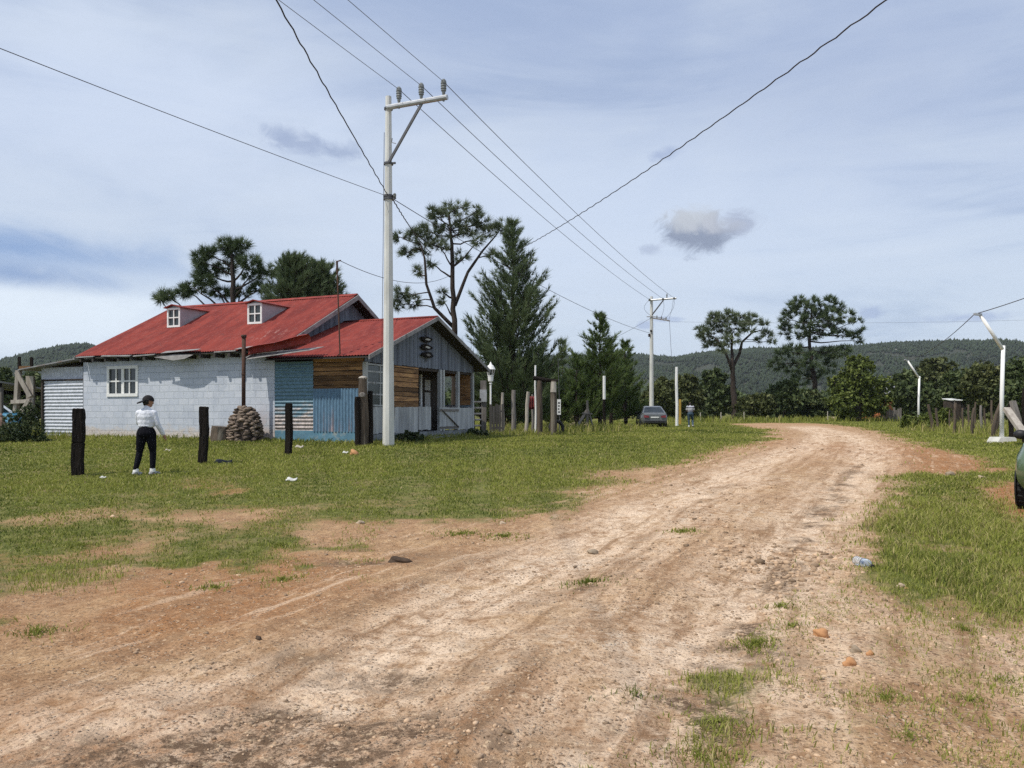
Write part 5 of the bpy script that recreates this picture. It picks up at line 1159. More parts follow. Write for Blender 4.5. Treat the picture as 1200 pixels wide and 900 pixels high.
def lantern():
    Y = 34; b = GY(575, Y); H = W(575, 424, Y).z-b.z; t = thing('garden_lantern', 'white classic garden lantern on a thin post beside the porch roof', 'lantern', b)
    p = MB(); p.lathe([(.12, -.1), (.12, .1), (.06, .2), (.045, .3), (.04, H-1.0), (.07, H-.97), (.04, H-.92), (.11, H-.86), (.13, H-.66), (.08, H-.62)], (0, 0, 0), 12); p.build('post', M['whitepole'], t)
    g = MB(); g.lathe([(.12, H-.62), (.17, H-.35), (.17, H-.32)], (0, 0, 0), 6); g.build('glass_globe', M['greenglass'], t)
    f = MB()
    for k in range(6): a = k*math.pi/3; f.bar((.125*math.cos(a), .125*math.sin(a), H-.62), (.178*math.cos(a), .178*math.sin(a), H-.32), .022, .022)
    f.lathe([(.135, H-.63), (.135, H-.60)], (0, 0, 0), 12); f.build('cage', M['whitepole'], t)
    c = MB(); c.lathe([(.22, H-.34), (.20, H-.30), (.13, H-.17), (.06, H-.12), (.05, H-.08), (.035, H-.05), (.01, H)], (0, 0, 0), 12); c.build('cap', M['whitepole'], t)
lantern()

# ---------------------------------------------------------------- vehicles
def car_paint(name, c): return pm(name, c, tuple(v*.9 for v in c), 2, .28, 0, spec=.5, coat=.6)
M['greypaint'] = car_paint('grey_car_paint', (.13, .14, .148)); M['greenpaint'] = car_paint('green_car_paint', (.095, .145, .07)); M['bluepaint_car'] = car_paint('blue_truck_paint', (.05, .12, .16))
M['blackplastic'] = pm('black_plastic', (.018, .018, .02), (.025, .025, .027), 8, .5)
M['taillight'] = pm('tail_lamp', (.20, .012, .012), (.14, .01, .01), 6, .15, spec=.6); M['lens'] = pm('clear_lens', (.70, .72, .73), (.55, .57, .58), 5, .12, spec=.7)
def car(name, label, cat, loc, rz, paint, S):
    t = thing(name, label, cat, loc, rz)
    def ring(y, w, z0, z1):
        c = .10; h = z1-z0
        return [(-w+c, y, z0), (w-c, y, z0), (w-.03, y, z0+.10), (w, y, z0+h*.45), (w-.02, y, z0+h*.72), (w-.10, y, z1-.02), (w*.6, y, z1), (-w*.6, y, z1), (-w+.10, y, z1-.02), (-w+.02, y, z0+h*.72), (-w, y, z0+h*.45), (-w+.03, y, z0+.10)]
    b = MB(); vs, fs = [], []
    for s in S['body']: vs += ring(*s)
    n = 12
    for i in range(len(S['body'])-1):
        for k in range(n): fs.append((i*n+k, i*n+(k+1) % n, (i+1)*n+(k+1) % n, (i+1)*n+k))
    fs += [tuple(range(n)), tuple((len(S['body'])-1)*n+k for k in range(n-1, -1, -1))]
    b.add(vs, fs, .5)
    yb0, yb1, zb, wb, yt0, yt1, zt, wt = S['cabin']
    zm = zt-.05
    q = [(-wb, yb0, zb), (wb, yb0, zb), (wb, yb1, zb), (-wb, yb1, zb), (-wt, yt0, zm), (wt, yt0, zm), (wt, yt1, zm), (-wt, yt1, zm), (-wt*.8, yt0+.16, zt), (wt*.8, yt0+.16, zt), (wt*.8, yt1-.16, zt), (-wt*.8, yt1-.16, zt)]
    b.add(q, [(0, 1, 5, 4), (1, 2, 6, 5), (2, 3, 7, 6), (3, 0, 4, 7), (4, 5, 9, 8), (5, 6, 10, 9), (6, 7, 11, 10), (7, 4, 8, 11), (8, 9, 10, 11)], .5)
    o = b.build('body', M[paint], t); bm = bmesh.new(); bm.from_mesh(o.data); bmesh.ops.recalc_face_normals(bm, faces=bm.faces[:]); bm.to_mesh(o.data); bm.free()
    o.data.polygons.foreach_set('use_smooth', [True]*len(o.data.polygons)); o.data.set_sharp_from_angle(angle=R(38))
    def pane(nm, A, B, C, D, m='glass', ins=.10, off=.006, parent=None):
        A, B, C, D = map(Vector, (A, B, C, D)); c = (A+B+C+D)/4; nn = (B-A).cross(D-A).normalized()
        if nn.dot(c-Vector((0, c.y*.0, .8))) < 0: nn = -nn
        f = lambda p: p+(c-p).normalized()*min(ins, .3)*1.0+nn*off
        g = MB(); g.prism([f(A), f(B), f(C), f(D)], nn*.004); return g.build(nm, M[m], parent or t)
    pane('rear_window', q[0], q[1], q[5], q[4]); pane('windscreen', q[3], q[2], q[6], q[7])
    for sx in (-1, 1):
        B0, B1 = Vector((sx*wb, yb0, zb)), Vector((sx*wb, yb1, zb)); T0, T1 = Vector((sx*wt, yt0, zm)), Vector((sx*wt, yt1, zm))
        for a, c_ in S['side']: pane('side_window', B0.lerp(B1, a), B0.lerp(B1, c_), T0.lerp(T1, min(1, max(0, c_))), T0.lerp(T1, min(1, max(0, a))), ins=.07)
        m_ = MB(); m_.ell((sx*(wb+.10), yb1-.42, zb+.07), (.10, .06, .075), 10, 6); m_.bar((sx*(wb-.02), yb1-.42, zb+.06), (sx*(wb+.1), yb1-.42, zb+.08), .05, .04); m_.build('wing_mirror', M['blackplastic'], t, True)
        y0, w0, z0, z1 = S['body'][0]; tl = MB(); tl.prism([(sx*w0*.98, y0-.055, z0+(z1-z0)*.60), (sx*w0*.55, y0-.075, z0+(z1-z0)*.62), (sx*w0*.55, y0-.075, z0+(z1-z0)*.84), (sx*w0*.99, y0-.03, z0+(z1-z0)*.92)], (0, .12, 0)); tl.build('tail_light', M['taillight'], t)
        y1, w1, z0, z1 = S['body'][-1]; hl = MB(); hl.prism([(sx*w1*1.0, y1-.02, z0+(z1-z0)*.55), (sx*w1*.55, y1+.02, z0+(z1-z0)*.55), (sx*w1*.5, y1+.01, z0+(z1-z0)*.85), (sx*w1*1.02, y1-.05, z0+(z1-z0)*.9)], (0, .03, 0)); hl.build('headlight', M['lens'], t)
        for yw in S['wheels']:
            r = S['r']; w = MB(); x0 = sx*S['track']
            w.lathe([(r*.62, -.10), (r*.9, -.115), (r, -.085), (r, .085), (r*.9, .115), (r*.62, .10)], (x0, yw, r), 24, 'x'); w0_ = w.build('wheel', M['tyre'], t)
            k = MB()
            for i in range(26):
                a = 2*math.pi*i/26; k.bar((x0-.09, yw+math.cos(a)*r, r+math.sin(a)*r), (x0+.09, yw+math.cos(a+.1)*r, r+math.sin(a+.1)*r), .022, .03, (0, math.cos(a), math.sin(a)))
            k.build('tread', M['tyre'], w0_)
            k = MB(); k.lathe([(r*.62, -.02), (r*.58, .01), (r*.18, -.005), (r*.15, .025)], (x0+sx*.085, yw, r), 20, 'x')
            for i in range(5): a = 2*math.pi*i/5; k.bar((x0+sx*.10, yw, r), (x0+sx*.10, yw+math.cos(a)*r*.58, r+math.sin(a)*r*.58), .06, .03, (1, 0, 0))
            k.build('rim', M['rim'], w0_)
            k = MB(); k.lathe([(r*1.16, -.02), (r*1.10, .0), (r*1.06, .0)], (sx*(S['body'][2][1]-.015), yw, r), 20, 'x'); k.build('wheel_arch', M['blackplastic'], t)
    y0, w0, z0, z1 = S['body'][0]
    p = MB(); p.box(-.27, .27, y0-.03, y0-.005, z0+(z1-z0)*.56, z0+(z1-z0)*.72); p.build('licence_plate', M['white'], t)
    p = MB(); p.box(-w0*.96, w0*.96, y0-.05, y0+.02, z0-.02, z0+(z1-z0)*.22); p.build('bumper', M['blackplastic'], t)
    y1, w1, z0, z1 = S['body'][-1]; p = MB(); p.box(-w1*.5, w1*.5, y1-.01, y1+.025, z0+(z1-z0)*.45, z0+(z1-z0)*.8); p.build('grille', M['blackplastic'], t)
    return t
SED = dict(body=[(-2.27, .72, .36, .88), (-2.15, .82, .27, 1.00), (-1.6, .87, .22, 1.01), (-.8, .885, .2, .96), (.9, .885, .2, .93), (1.7, .86, .22, .86), (2.15, .78, .27, .74), (2.27, .66, .33, .66)], cabin=(-1.85, 1.25, .90, .80, -.95, .35, 1.44, .58), side=((.30, .58), (.58, .86)), wheels=(-1.35, 1.38), r=.315, track=.76)
SUVS = dict(body=[(-2.12, .74, .45, 1.02), (-2.02, .86, .36, 1.10), (-1.4, .91, .30, 1.10), (-.6, .92, .28, 1.06), (.9, .92, .28, 1.04), (1.6, .90, .30, .99), (2.0, .83, .36, .88), (2.12, .70, .42, .78)], cabin=(-2.0, 1.15, 1.02, .83, -1.72, .45, 1.68, .66), side=((.10, .42), (.44, .84)), wheels=(-1.3, 1.32), r=.36, track=.79)
cl = GY(763, 52.5); car('car', 'dark grey saloon parked on the grass in front of the far utility pole', 'car', cl, R(-4), 'greypaint', SED)
sl_ = Vector((9.12, 11.95, 0)); sl_.z = float(gz(7.9, 11.5)); car('car', 'green off-road car cut off by the right edge of the photo', 'car', sl_, 2.443, 'greenpaint', SUVS)
tl_ = GY(-24, 33); car('car', 'dark blue car under the tin canopy behind the weedy bush', 'car', tl_, R(-62), 'bluepaint_car', SUVS)
# ---------------------------------------------------------------- people
def fuse(mb, name, m, vox=.012, smooth=3, parent=None):
    """fuse overlapping tubes and ellipsoids into one continuous skin"""
    o = mb.build(name+'_raw', m); md = o.modifiers.new('r', 'REMESH'); md.mode = 'VOXEL'; md.voxel_size = vox
    sm = o.modifiers.new('s', 'SMOOTH'); sm.factor = .5; sm.iterations = smooth
    dg = bpy.context.evaluated_depsgraph_get(); dg.update(); me = bpy.data.meshes.new_from_object(o.evaluated_get(dg))
    bpy.data.objects.remove(o, do_unlink=True); me.name = name
    me.polygons.foreach_set('use_smooth', [True]*len(me.polygons)); me.materials.clear(); me.materials.append(m)
    n = bpy.data.objects.new(name, me); COL.objects.link(n); n.parent = parent; return n
def caps(mb, pts, rad, n=12):
    pts = [Vector(p) for p in pts]; fp, fr = [], []
    for i in range(len(pts)-1):
        for k in range(4): fp.append(pts[i].lerp(pts[i+1], k/4)); fr.append(rad[i]+(rad[i+1]-rad[i])*k/4)
    fp.append(pts[-1]); fr.append(rad[-1]); mb.tube(fp, fr, n)
    for p, r in zip(pts, rad): mb.ell(p, (r, r, r), 10, 8)
def person(label, loc, rz, S, J, cloth_top, cloth_leg, shoe, cap, head_yaw, head_pitch, stripes=False, trousers_over=True):
    """standing figure facing +y; J holds the joints, S the overall scale"""
    t = bpy.data.objects.new('person', None); COL.objects.link(t); t.location = loc; t.rotation_euler = (0, 0, rz); t.scale = (S, S, S); tag(t, label, 'person')
    b = MB()
    hc = Vector(J['head']); HR = Matrix.Rotation(head_yaw, 3, 'Z') @ Matrix.Rotation(-head_pitch, 3, 'X')
    hd = lambda x, y, z: hc+HR @ Vector((x, y, z))
    b.ell(hc, (.078, .097, .108), 16, 12, .5, 0, HR); b.ell(hd(0, .035, -.06), (.055, .06, .06), 12, 8, .5, 0, HR)          # skull, jaw
    b.ell(hd(0, .098, -.018), (.014, .022, .022), 8, 6, .5, 0, HR); b.ell(hd(0, .085, -.065), (.026, .014, .009), 8, 6, .5, 0, HR)   # nose, mouth
    b.ell(hd(0, .078, .022), (.055, .018, .012), 8, 6, .5, 0, HR)
    for s in (-1, 1): b.ell(hd(s*.074, -.005, -.01), (.012, .022, .034), 8, 6, .5, 0, HR)
    caps(b, [J['chest'], J['neck'], hc+Vector((0, -.01, -.06))], [.06, .052, .05])
    b.ell(Vector(J['chest'])+Vector((0, 0, .0)), (.155, .10, .19)); b.ell(Vector(J['waist']), (.125, .09, .13)); b.ell(Vector(J['hip']), (.155, .105, .12))
    for a in 'LR':
        sh, el, wr, kn, an = (Vector(J[a+k]) for k in ('sh', 'el', 'wr', 'kn', 'an')); hip = Vector(J[a+'hp']); fd = Vector(J[a+'fd'])
        caps(b, [sh, el, wr], [.052, .038, .027]); caps(b, [hip, kn, an], [.085, .055, .04]); caps(b, [an+Vector((0, -.03, -.04)), an+fd*.15+Vector((0, 0, -.045))], [.035, .03])
        d = (wr-el).normalized(); side = d.cross(Vector((0, 1, 0))).normalized(); fw = side.cross(d).normalized()
        b.ell(wr+d*.055, (.028, .038, .05), 10, 8)
        for k in range(4):
            r0 = wr+d*.085+fw*(.030-.019*k); l = (.062, .072, .068, .052)[k]; s_ = 1 if a == 'L' else -1
            caps(b, [r0, r0+d*l*.55+side*.006, r0+d*l*.95+side*.02*s_], [.0095, .009, .008], 6)
        caps(b, [wr+d*.03+fw*.03, wr+d*.065+fw*.055, wr+d*.095+fw*.06], [.012, .0105, .0095], 6)
    fuse(b, 'body', M['skin'], .009, 2, t)
    e = MB()
    for s in (-1, 1): e.ell(hd(s*.03, .083, .005), (.011, .008, .008), 8, 6)
    e.build('eyes', M['hair'], t)
    c = MB(); c.ell(Vector(J['chest']), (.185, .125, .19)); c.ell(Vector(J['chest']).lerp(Vector(J['waist']), .6), (.172, .122, .17)); caps(c, [Vector(J['neck'])+Vector((0, -.005, -.04)), Vector(J['neck'])+Vector((0, -.002, .0))], [.075, .062])
    hz_ = J['hem']; c.ell(Vector(J['waist'])+Vector((0, 0, hz_)), (.162, .122, .07))
    for a in 'LR':
        sh, el, wr = (Vector(J[a+k]) for k in ('sh', 'el', 'wr')); caps(c, [Vector(J['chest'])+Vector((0, 0, .10)), sh], [.08, .066])
        if J['sleeve'] > .5: caps(c, [sh+Vector((0, 0, -.015)), el, el.lerp(wr, .93)], [.066, .056, .043])
        else: caps(c, [sh, sh.lerp(el, .7)], [.078, .07])
    fuse(c, 'sweater' if J['sleeve'] > .5 else 'shirt', M[cloth_top], .010, 3, t)
    p = MB(); p.ell(Vector(J['hip']), (.178, .130, .13)); p.ell(Vector(J['hip'])+Vector((0, -.05, -.03)), (.15, .10, .10)); caps(p, [Vector(J['waist'])+Vector((0, 0, -.06)), J['hip']], [.13, .14])
    for a in 'LR': caps(p, [J[a+'hp'], Vector(J[a+'hp']).lerp(Vector(J[a+'kn']), .5), J[a+'kn'], Vector(J[a+'kn']).lerp(Vector(J[a+'an']), .4), Vector(J[a+'an'])+Vector((0, 0, .055 if trousers_over else .02))], [.108, .092, .066, .063, .050])
    fuse(p, 'trousers', M[cloth_leg], .011, 3, t)
    for a in 'LR':
        an = Vector(J[a+'an']); fd = Vector(J[a+'fd']); s = MB(); caps(s, [an+Vector((0, 0, -.035))-fd*.04, an+fd*.07+Vector((0, 0, -.04)), an+fd*.17+Vector((0, 0, -.052))], [.046, .045, .034]); caps(s, [an+Vector((0, 0, .02)), an+Vector((0, 0, -.03))], [.046, .046])
        o = fuse(s, 'shoe', M[shoe], .009, 2, t)
        q = MB(); q.tube([an-fd*.075+Vector((0, 0, -.078)), an+fd*.20+Vector((0, 0, -.078))], [.044, .038], 10); 
        q.v = [(x, y, min(z, an.z-.062) if z > an.z-.078 else max(z, an.z-.09)) for x, y, z in q.v]; q.build('sole', M['blackplastic'], o)
    for a in 'LR':
        k = MB(); k.tube([Vector(J[a+'an'])+Vector((0, 0, -.01)), Vector(J[a+'an']).lerp(Vector(J[a+'kn']), .16)], [.056, .054], 12); k.build('sock', M['white'], t)
    h = MB(); h.ell(hd(0, -.022, -.005), (.085, .092, .088), 14, 10, .5, 0, HR)
    if cap != 'none': h.ell(hd(0, -.06, -.055), (.05, .03, .045), 10, 8, .5, 0, HR)
    h.build('hair', M['hair'], t, True)
    if cap == 'back' or cap == 'front':
        k = MB(); vs, fs = [], []; n = 16
        for i in range(6):
            th = math.pi/2*i/5
            for j in range(n):
                a = 2*math.pi*j/n; vs.append(hd(.097*math.cos(th)*math.cos(a), .118*math.cos(th)*math.sin(a)-.005, .015+.115*math.sin(th)))
        for i in range(5):
            for j in range(n): fs.append((i*n+j, i*n+(j+1) % n, (i+1)*n+(j+1) % n, (i+1)*n+j))
        k.add(vs, fs, .5); o = k.build('cap', M['capcloth'], t, True)
        s = -1 if cap == 'back' else 1; v = MB(); pts = []
        for j in range(11): a = math.pi*j/10; pts.append(hd(.085*math.cos(a), s*(.085+.125*math.sin(a)), -.015-.075*math.sin(a)))
        v.prism(pts, HR @ Vector((0, 0, .026))); v.build('visor', M['capcloth'], o)
    return t
M['whitecloth'] = pm('white_sweater', (.74, .76, .80), (.66, .68, .74), 5, .9, .03, 9); M['blackcloth'] = pm('black_trousers', (.007, .007, .010), (.010, .010, .014), 8, .95, .004, 14, spec=.08); M['capcloth'] = pm('black_cap', (.012, .011, .012), (.02, .018, .018), 9, .85)
M['denim'] = pm('blue_denim', (.055, .09, .125), (.04, .065, .09), 8, .9, .004, 14); M['whiteshoe'] = pm('grey_white_shoe', (.10, .10, .105), (.55, .55, .55), 22, .7)
def striped():
    m = bpy.data.materials.new('striped_shirt'); m.use_nodes = True; n = NT(m.node_tree); b = n.n['Principled BSDF']; z = n.sep(n.add('ShaderNodeTexCoord').outputs['Object'])[2]
    r = n.add('ShaderNodeValToRGB'); n.put(r.inputs[0], n.lr(z, .9, 1.5)); r.color_ramp.interpolation = 'CONSTANT'; e = r.color_ramp.elements
    for _ in range(3): e.new(.5)
    for k, (p, c) in zip(e, [(0, (.22, .22, .26)), (.40, (.60, .60, .62)), (.55, (.05, .05, .07)), (.66, (.40, .41, .46)), (.9, (.40, .41, .46))]): k.position = p; k.color = tuple(c)+(1,)
    n.put(b.inputs['Base Color'], r.outputs[0]); b.inputs['Roughness'].default_value = .9; return m
M['striped'] = striped()
J1 = dict(head=(.03, .025, 1.515), neck=(.01, 0, 1.385), chest=(0, 0, 1.20), waist=(0, 0, 1.02), hip=(0, -.01, .90), hem=.0, sleeve=1,
          Lsh=(-.145, 0, 1.275), Lel=(-.175, .09, 1.08), Lwr=(-.07, .24, 1.0), Rsh=(.148, 0, 1.275), Rel=(.215, .0, 1.05), Rwr=(.30, .09, .84),
          Lhp=(-.085, 0, .86), Lkn=(-.14, .03, .48), Lan=(-.19, -.05, .09), Rhp=(.085, 0, .86), Rkn=(.115, .04, .48), Ran=(.12, .0, .09), Lfd=(.35, .94, 0), Rfd=(.45, .89, 0))
pp = G(171.5, 557); pp.z = float(gz(pp.x, pp.y)); ph = W(171, 464, pp.y).z-pp.z
person('person in white sweater, black trousers and backward black cap standing before the white wall', pp, R(8), ph/1.625, J1, 'whitecloth', 'blackcloth', 'whiteshoe', 'back', R(-55), R(9))
J2 = dict(head=(-.02, .10, 1.49), neck=(-.01, .03, 1.38), chest=(0, 0, 1.20), waist=(0, 0, 1.00), hip=(0, -.01, .90), hem=-.06, sleeve=0,
          Lsh=(-.175, .02, 1.32), Lel=(-.22, .10, 1.08), Lwr=(-.10, .28, 1.02), Rsh=(.175, .02, 1.32), Rel=(.22, .09, 1.08), Rwr=(.10, .28, 1.04),
          Lhp=(-.085, 0, .88), Lkn=(-.09, .03, .49), Lan=(-.09, -.02, .09), Rhp=(.085, 0, .88), Rkn=(.15, .10, .49), Ran=(.13, -.20, .15), Lfd=(.1, .99, 0), Rfd=(.2, .85, -.45))
p2 = GY(809, 50.5); person('distant person in striped shirt and jeans walking away right of the slim white post', p2, R(-6), (W(809, 475, 50.5).z-p2.z)/1.42, J2, 'striped', 'denim', 'whiteshoe', 'none', 0, R(25))

# ---------------------------------------------------------------- fences, gate, posts
def post(label, px, Y, top, r0, m='greywood', lean=(0, 0), group=None, name='fence_post', cat='post', sq=False, n=9):
    b = GY(px, Y); h = W(px, top, Y).z-b.z; p = MB(); lx, ly = lean
    if sq: p.bar((0, 0, -.2), (lx, ly, h), r0*2, r0*2, (0, 1, 0))
    else: p.tube([(0, 0, -.2), (lx*.3+.02, ly*.3, h*.35), (lx*.65-.015, ly*.65, h*.7), (lx, ly, h)], [r0*1.05, r0, r0*.95, r0*.85], n, True, .5, .10)
    o = p.build(name, M[m]); o.location = b; return tag(o, label, cat, group)
g1 = 'grey posts beside the porch'
o = post('bluish-grey square post with a metal box next to the right porch corner', 566.5, 31.8, 446, .12, 'greywood', (0, 0), g1, sq=True)
bx = MB(); bx.box(-.14, .14, -.20, -.12, 1.45, 1.95); bx.build('meter_box', M['galv'], o)
post('thin pale post between the dark palings and the two shaggy posts', 589, 35, 460, .075, 'palewood', (0, 0), g1)
post('dark-footed grey post in the middle of the wire enclosure', 601.5, 34.5, 457, .105, 'greywood', (.02, 0), g1)
post('pale leaning post just left of the log gateway', 616, 34.5, 459, .085, 'palewood', (.12, 0), g1)
post('thin grey stake behind the pale leaning post', 624, 36, 462, .06, 'greywood', (0, 0), g1)
def ladder():
    b = GY(559.5, 31.2); t = thing('rack', 'narrow dark rack with pale rungs leaning on the porch corner', 'rack', b, R(20)); m = MB()
    for x in (-.14, .14): m.bar((x, 0, 0), (x, .05, 1.55), .05, .06)
    m.build('rails', M['darkwood'], t); m = MB()
    for k in range(6): m.tube([(-.15, -.03, .2+k*.24), (.15, -.03, .2+k*.24)], .04, 7, True, .5, .1)
    m.build('rungs', M['palewood'], t)
ladder()
def palings(label, px0, px1, Y, top, m, step=.13, jag=.07, name='paling_fence', cat='fence', ry=0.0):
    a = GY(px0, Y); c = GY(px1, Y+ry); L = (Vector((c.x, c.y, 0))-Vector((a.x, a.y, 0))).length; h = W(px0, top, Y).z-a.z
    o = thing(name, label, cat, a, math.atan2(c.y-a.y, c.x-a.x)); b = MB(); x = 0
    while x < L: b.box(x, x+step*.86, -.015+random.uniform(0, .01), .012, -.1, h+random.uniform(-jag, jag)); x += step
    b.build('boards', M[m], o); r = MB()
    for z in (.25, .8): r.box(0, L, .0135, .06, h*z-.04, h*z+.04)
    r.build('rails', M['greywood'], o); return o
M['darkpaling'] = pm('dark_grey_palings', (.085, .08, .075), (.055, .05, .046), 7, .9, .005, 30, (1, 1, .12), tint=.3)
palings('dark grey wooden paling panel beyond the porch', 573.5, 588, 33.2, 475, 'darkpaling')
palings('grey paling fence glimpsed under the trees by the hut', 1032, 1056, 80, 479, 'greywood', .22, .15)
def log_gate():
    Y = 34.2; a, c = GY(632, Y), GY(648.5, Y); t = thing('log_gateway', 'log gateway of two stout trunks under a dark crossbar', 'gateway', a); dx = c.x-a.x; hz_ = W(632, 446, Y).z-a.z
    for x, r, m in ((0, .135, 'log'), (dx, .145, 'palewood')):
        p = MB(); p.tube([(x, 0, -.2), (x+.02, 0, .8), (x, 0, hz_*.7), (x+.01, 0, hz_)], [r*1.1, r, r*.95, r*.85], 12, True, .5, .07); p.build('gate_post', M['log'], t)
    p = MB(); p.tube([(dx+.004, -.012, hz_-.52), (dx+.01, -.012, hz_-.05)], [.142, .13], 10, True, .5, .05); p.build('worn_patch', M['palewood'], t)
    p = MB(); p.tube([(-.28, 0, hz_+.12), (dx*.5, 0, hz_+.03), (dx+.2, 0, hz_-.02)], [.10, .09, .07], 10, True, .5, .08); p.build('crossbar', M['darkwood'], t)
log_gate()
post('thin white pole rising above the left log of the gateway', 627.5, 34.6, 428, .045, 'whitepole', (.0, 0), None, 'white_pole', 'pole')
o = post('black pole with a white upper half before the conifers', 708, 45, 467, .09, 'darkwood', (0, 0), None, 'marker_pole', 'pole')
q = MB(); hb = W(708, 467, 45).z-o.location.z; q.tube([(0, 0, hb-.05), (0, 0, hb+1.33)], .085, 10); q.build('white_top', M['whitepole'], o)
def small_sign():
    Y = 35.5; b = GY(655, Y); t = thing('sign', 'small upright white notice board on a thin rod right of the log gateway', 'sign', b); h = lambda y: W(655, y, Y).z-b.z
    p = MB(); p.tube([(.03, .03, -.1), (.02, .03, h(470)), (-.04, .03, h(420))], [.028, .022, .012], 6); p.build('rod', M['darkmetal'], t)
    q = MB(); q.box(-.085, .085, -.02, .0, h(486), h(468)); o = q.build('board', M['white'], t)
    w = MB(); z = h(470)
    for k in range(4): w.box(-.05+.01*(k % 2), .05-.015*(k % 3), -.024, -.021, z-.12-.14*k, z-.05-.14*k)
    w.build('lettering', M['darkmetal'], o)
small_sign()
def tyre_obj(label, px, Y, r):
    b = GY(px, Y); b.z += r-.05; m = MB(); vs, fs = [], []; n, k = 28, 10
    for i in range(n):
        a = 2*math.pi*i/n
        for j in range(k): q = 2*math.pi*j/k; rr = r*.80+r*.20*math.cos(q); vs.append((rr*math.cos(a), .11*math.sin(q), rr*math.sin(a)))
    for i in range(n):
        for j in range(k): fs.append((i*k+j, ((i+1) % n)*k+j, ((i+1) % n)*k+(j+1) % k, i*k+(j+1) % k))
    m.add(vs, fs, .5); o = m.build('old_tyre', M['tyre'], None, True); o.location = b; o.rotation_euler = (R(-8), 0, R(12)); tag(o, label, 'tyre')
tyre_obj('old black tyre standing behind the right log of the gateway', 652, 35.0, .38)
def hung_cloth():
    Y = 35.4; c = W(623, 470, Y); m = MB(); m.corr(c+Vector((-.14, 0, -.38)), (.30, 0, 0), (0, 0, .60), .11, .03, 4, .5, .03); o = m.build('red_cloth', M['red'], None, True, c); o.modifiers.new('s', 'SOLIDIFY').thickness = .012
    tag(o, 'faded red cloth hanging on the stake left of the gateway', 'cloth')
hung_cloth()
def tripod():
    b = GY(686, 41); t = thing('wooden_tripod', 'weathered stack of crossed timbers leaning like a tripod before the conifers', 'timbers', b); m = MB()
    m.bar((.12, 0, -.1), (.10, 0, 1.65), .11, .11); m.bar((-.62, -.1, 0), (.10, .02, 1.15), .09, .12); m.bar((-.18, -.05, .98), (.36, -.05, .94), .06, .08); m.bar((.5, .4, 0), (.1, 0, 1.3), .08, .08); m.build('timbers', M['greywood'], t)
tripod()
post('slim white concrete post between the grey car and the distant person', 793, 55, 430, .105, 'whitepole', (0, 0), None, 'white_post', 'post')
post('short yellow board post behind the slim white post', 796.8, 60, 468, .075, 'yellow', (0, 0), None, 'yellow_post', 'post', True)
g2_ = 'weathered posts of the right-hand fence'
for px, Y, top, r, ln, m, lab in ((1093.5, 40, 474, .10, (-.25, 0), 'greywood', 'grey fence post leaning left beside a shrub'), (1099, 41, 478, .08, (-.1, 0), 'greywood', 'short grey post right against the left-leaning one'), (1118, 37, 472, .085, (.08, 0), 'greywood', 'pale knotty fence post below the white shed roof'), (1128, 38, 478, .06, (0, 0), 'log', 'thin dark stake right of the pale knotty post'),
        (1137.5, 34, 478, .085, (.16, 0), 'log', 'dark fence post tilting right in the middle of the fence'), (1135, 39, 474, .065, (0, 0), 'greywood', 'grey stake behind the right-tilting dark post'), (1149.5, 36, 475, .075, (0, 0), 'palewood', 'straight pale post halfway to the near lamp post'), (1142, 36.5, 471, .05, (.05, 0), 'greywood', 'crooked thin stake with a pale top'), (1161, 31, 472, .105, (.42, 0), 'log', 'stout dark log post leaning strongly towards the near lamp post'),
        (1165, 31.5, 478, .09, (.30, 0), 'log', 'second dark leaning log pressed against the stout one'), (1162, 35, 469, .06, (0, 0), 'greywood', 'slim upright stake behind the leaning logs'), (1185, 27.3, 473, .10, (-.05, 0), 'darkwood', 'charred upright post behind the near lamp post'), (1112, 41, 480, .055, (.05, 0), 'log', 'thin dark stake beside the upright shrub'), (1155, 35.5, 478, .05, (-.06, 0), 'greywood', 'thin stake just left of the leaning logs')):
    post(lab, px, Y, top, r*.8, {'palewood': 'greywood', 'greywood': 'log'}.get(m, m), ln, g2_)
def leaning(label, a, b, w, m): 
    a, b = Vector(a), Vector(b); q = MB(); q.bar((0, 0, 0), b-a, w, w*.6); o = q.build('leaning_board', M[m]); o.location = a; tag(o, label, 'board', 'grey boards leaning by the green car')
leaning('upper grey board slanting down towards the green car', W(1199, 507, 23.5), W(1179.5, 479, 24.5), .20, 'palewood'); leaning('grey board standing steeply behind the slanting one', W(1199, 512, 25), W(1186.5, 470, 25.4), .18, 'greywood')
post('dark post carrying the grey boards at the right edge', 1201, 24.8, 455, .09, 'darkwood', (0, 0), None, 'wooden_post', 'post')
for k, (px, lab) in enumerate(((821, 'thin pale stake in the grass right of the distant person'), (845, 'thin grey stake before the tall dark tree'), (872, 'thin stake to the right of the flat-topped pine'), (970, 'thin pale stake left of the round juniper'))): post(lab, px, 74+k, 483.5-.5*k, .05, 'palewood', (0, 0), 'thin stakes along the far edge of the meadow')
def hut():
    b = GY(1052, 96); t = thing('hut', 'small orange-walled hut with a tin roof half hidden by trees', 'hut', b, R(20)); h = 3.4; m = MB(); m.prism([(-2.2, 0, -.3), (2.2, 0, -.3), (2.2, 0, 2.7), (0, 0, 4.0), (-2.2, 0, 2.7)], (0, 4, 0)); m.build('wall', M['orange_wall'], t)
    m = MB(); m.prism([(-2.9, -.4, 2.38), (0, -.4, 4.12), (0, -.4, 4.24), (-2.9, -.4, 2.50)], (0, 4.8, 0)); m.prism([(2.9, -.4, 2.38), (0, -.4, 4.12), (0, -.4, 4.24), (2.9, -.4, 2.50)], (0, 4.8, 0)); m.build('roof', M['tin'], t); m = MB(); m.box(-.5, .5, -.02, .0, 0, 2.0); m.build('door', M['darkplank'], t)
hut()
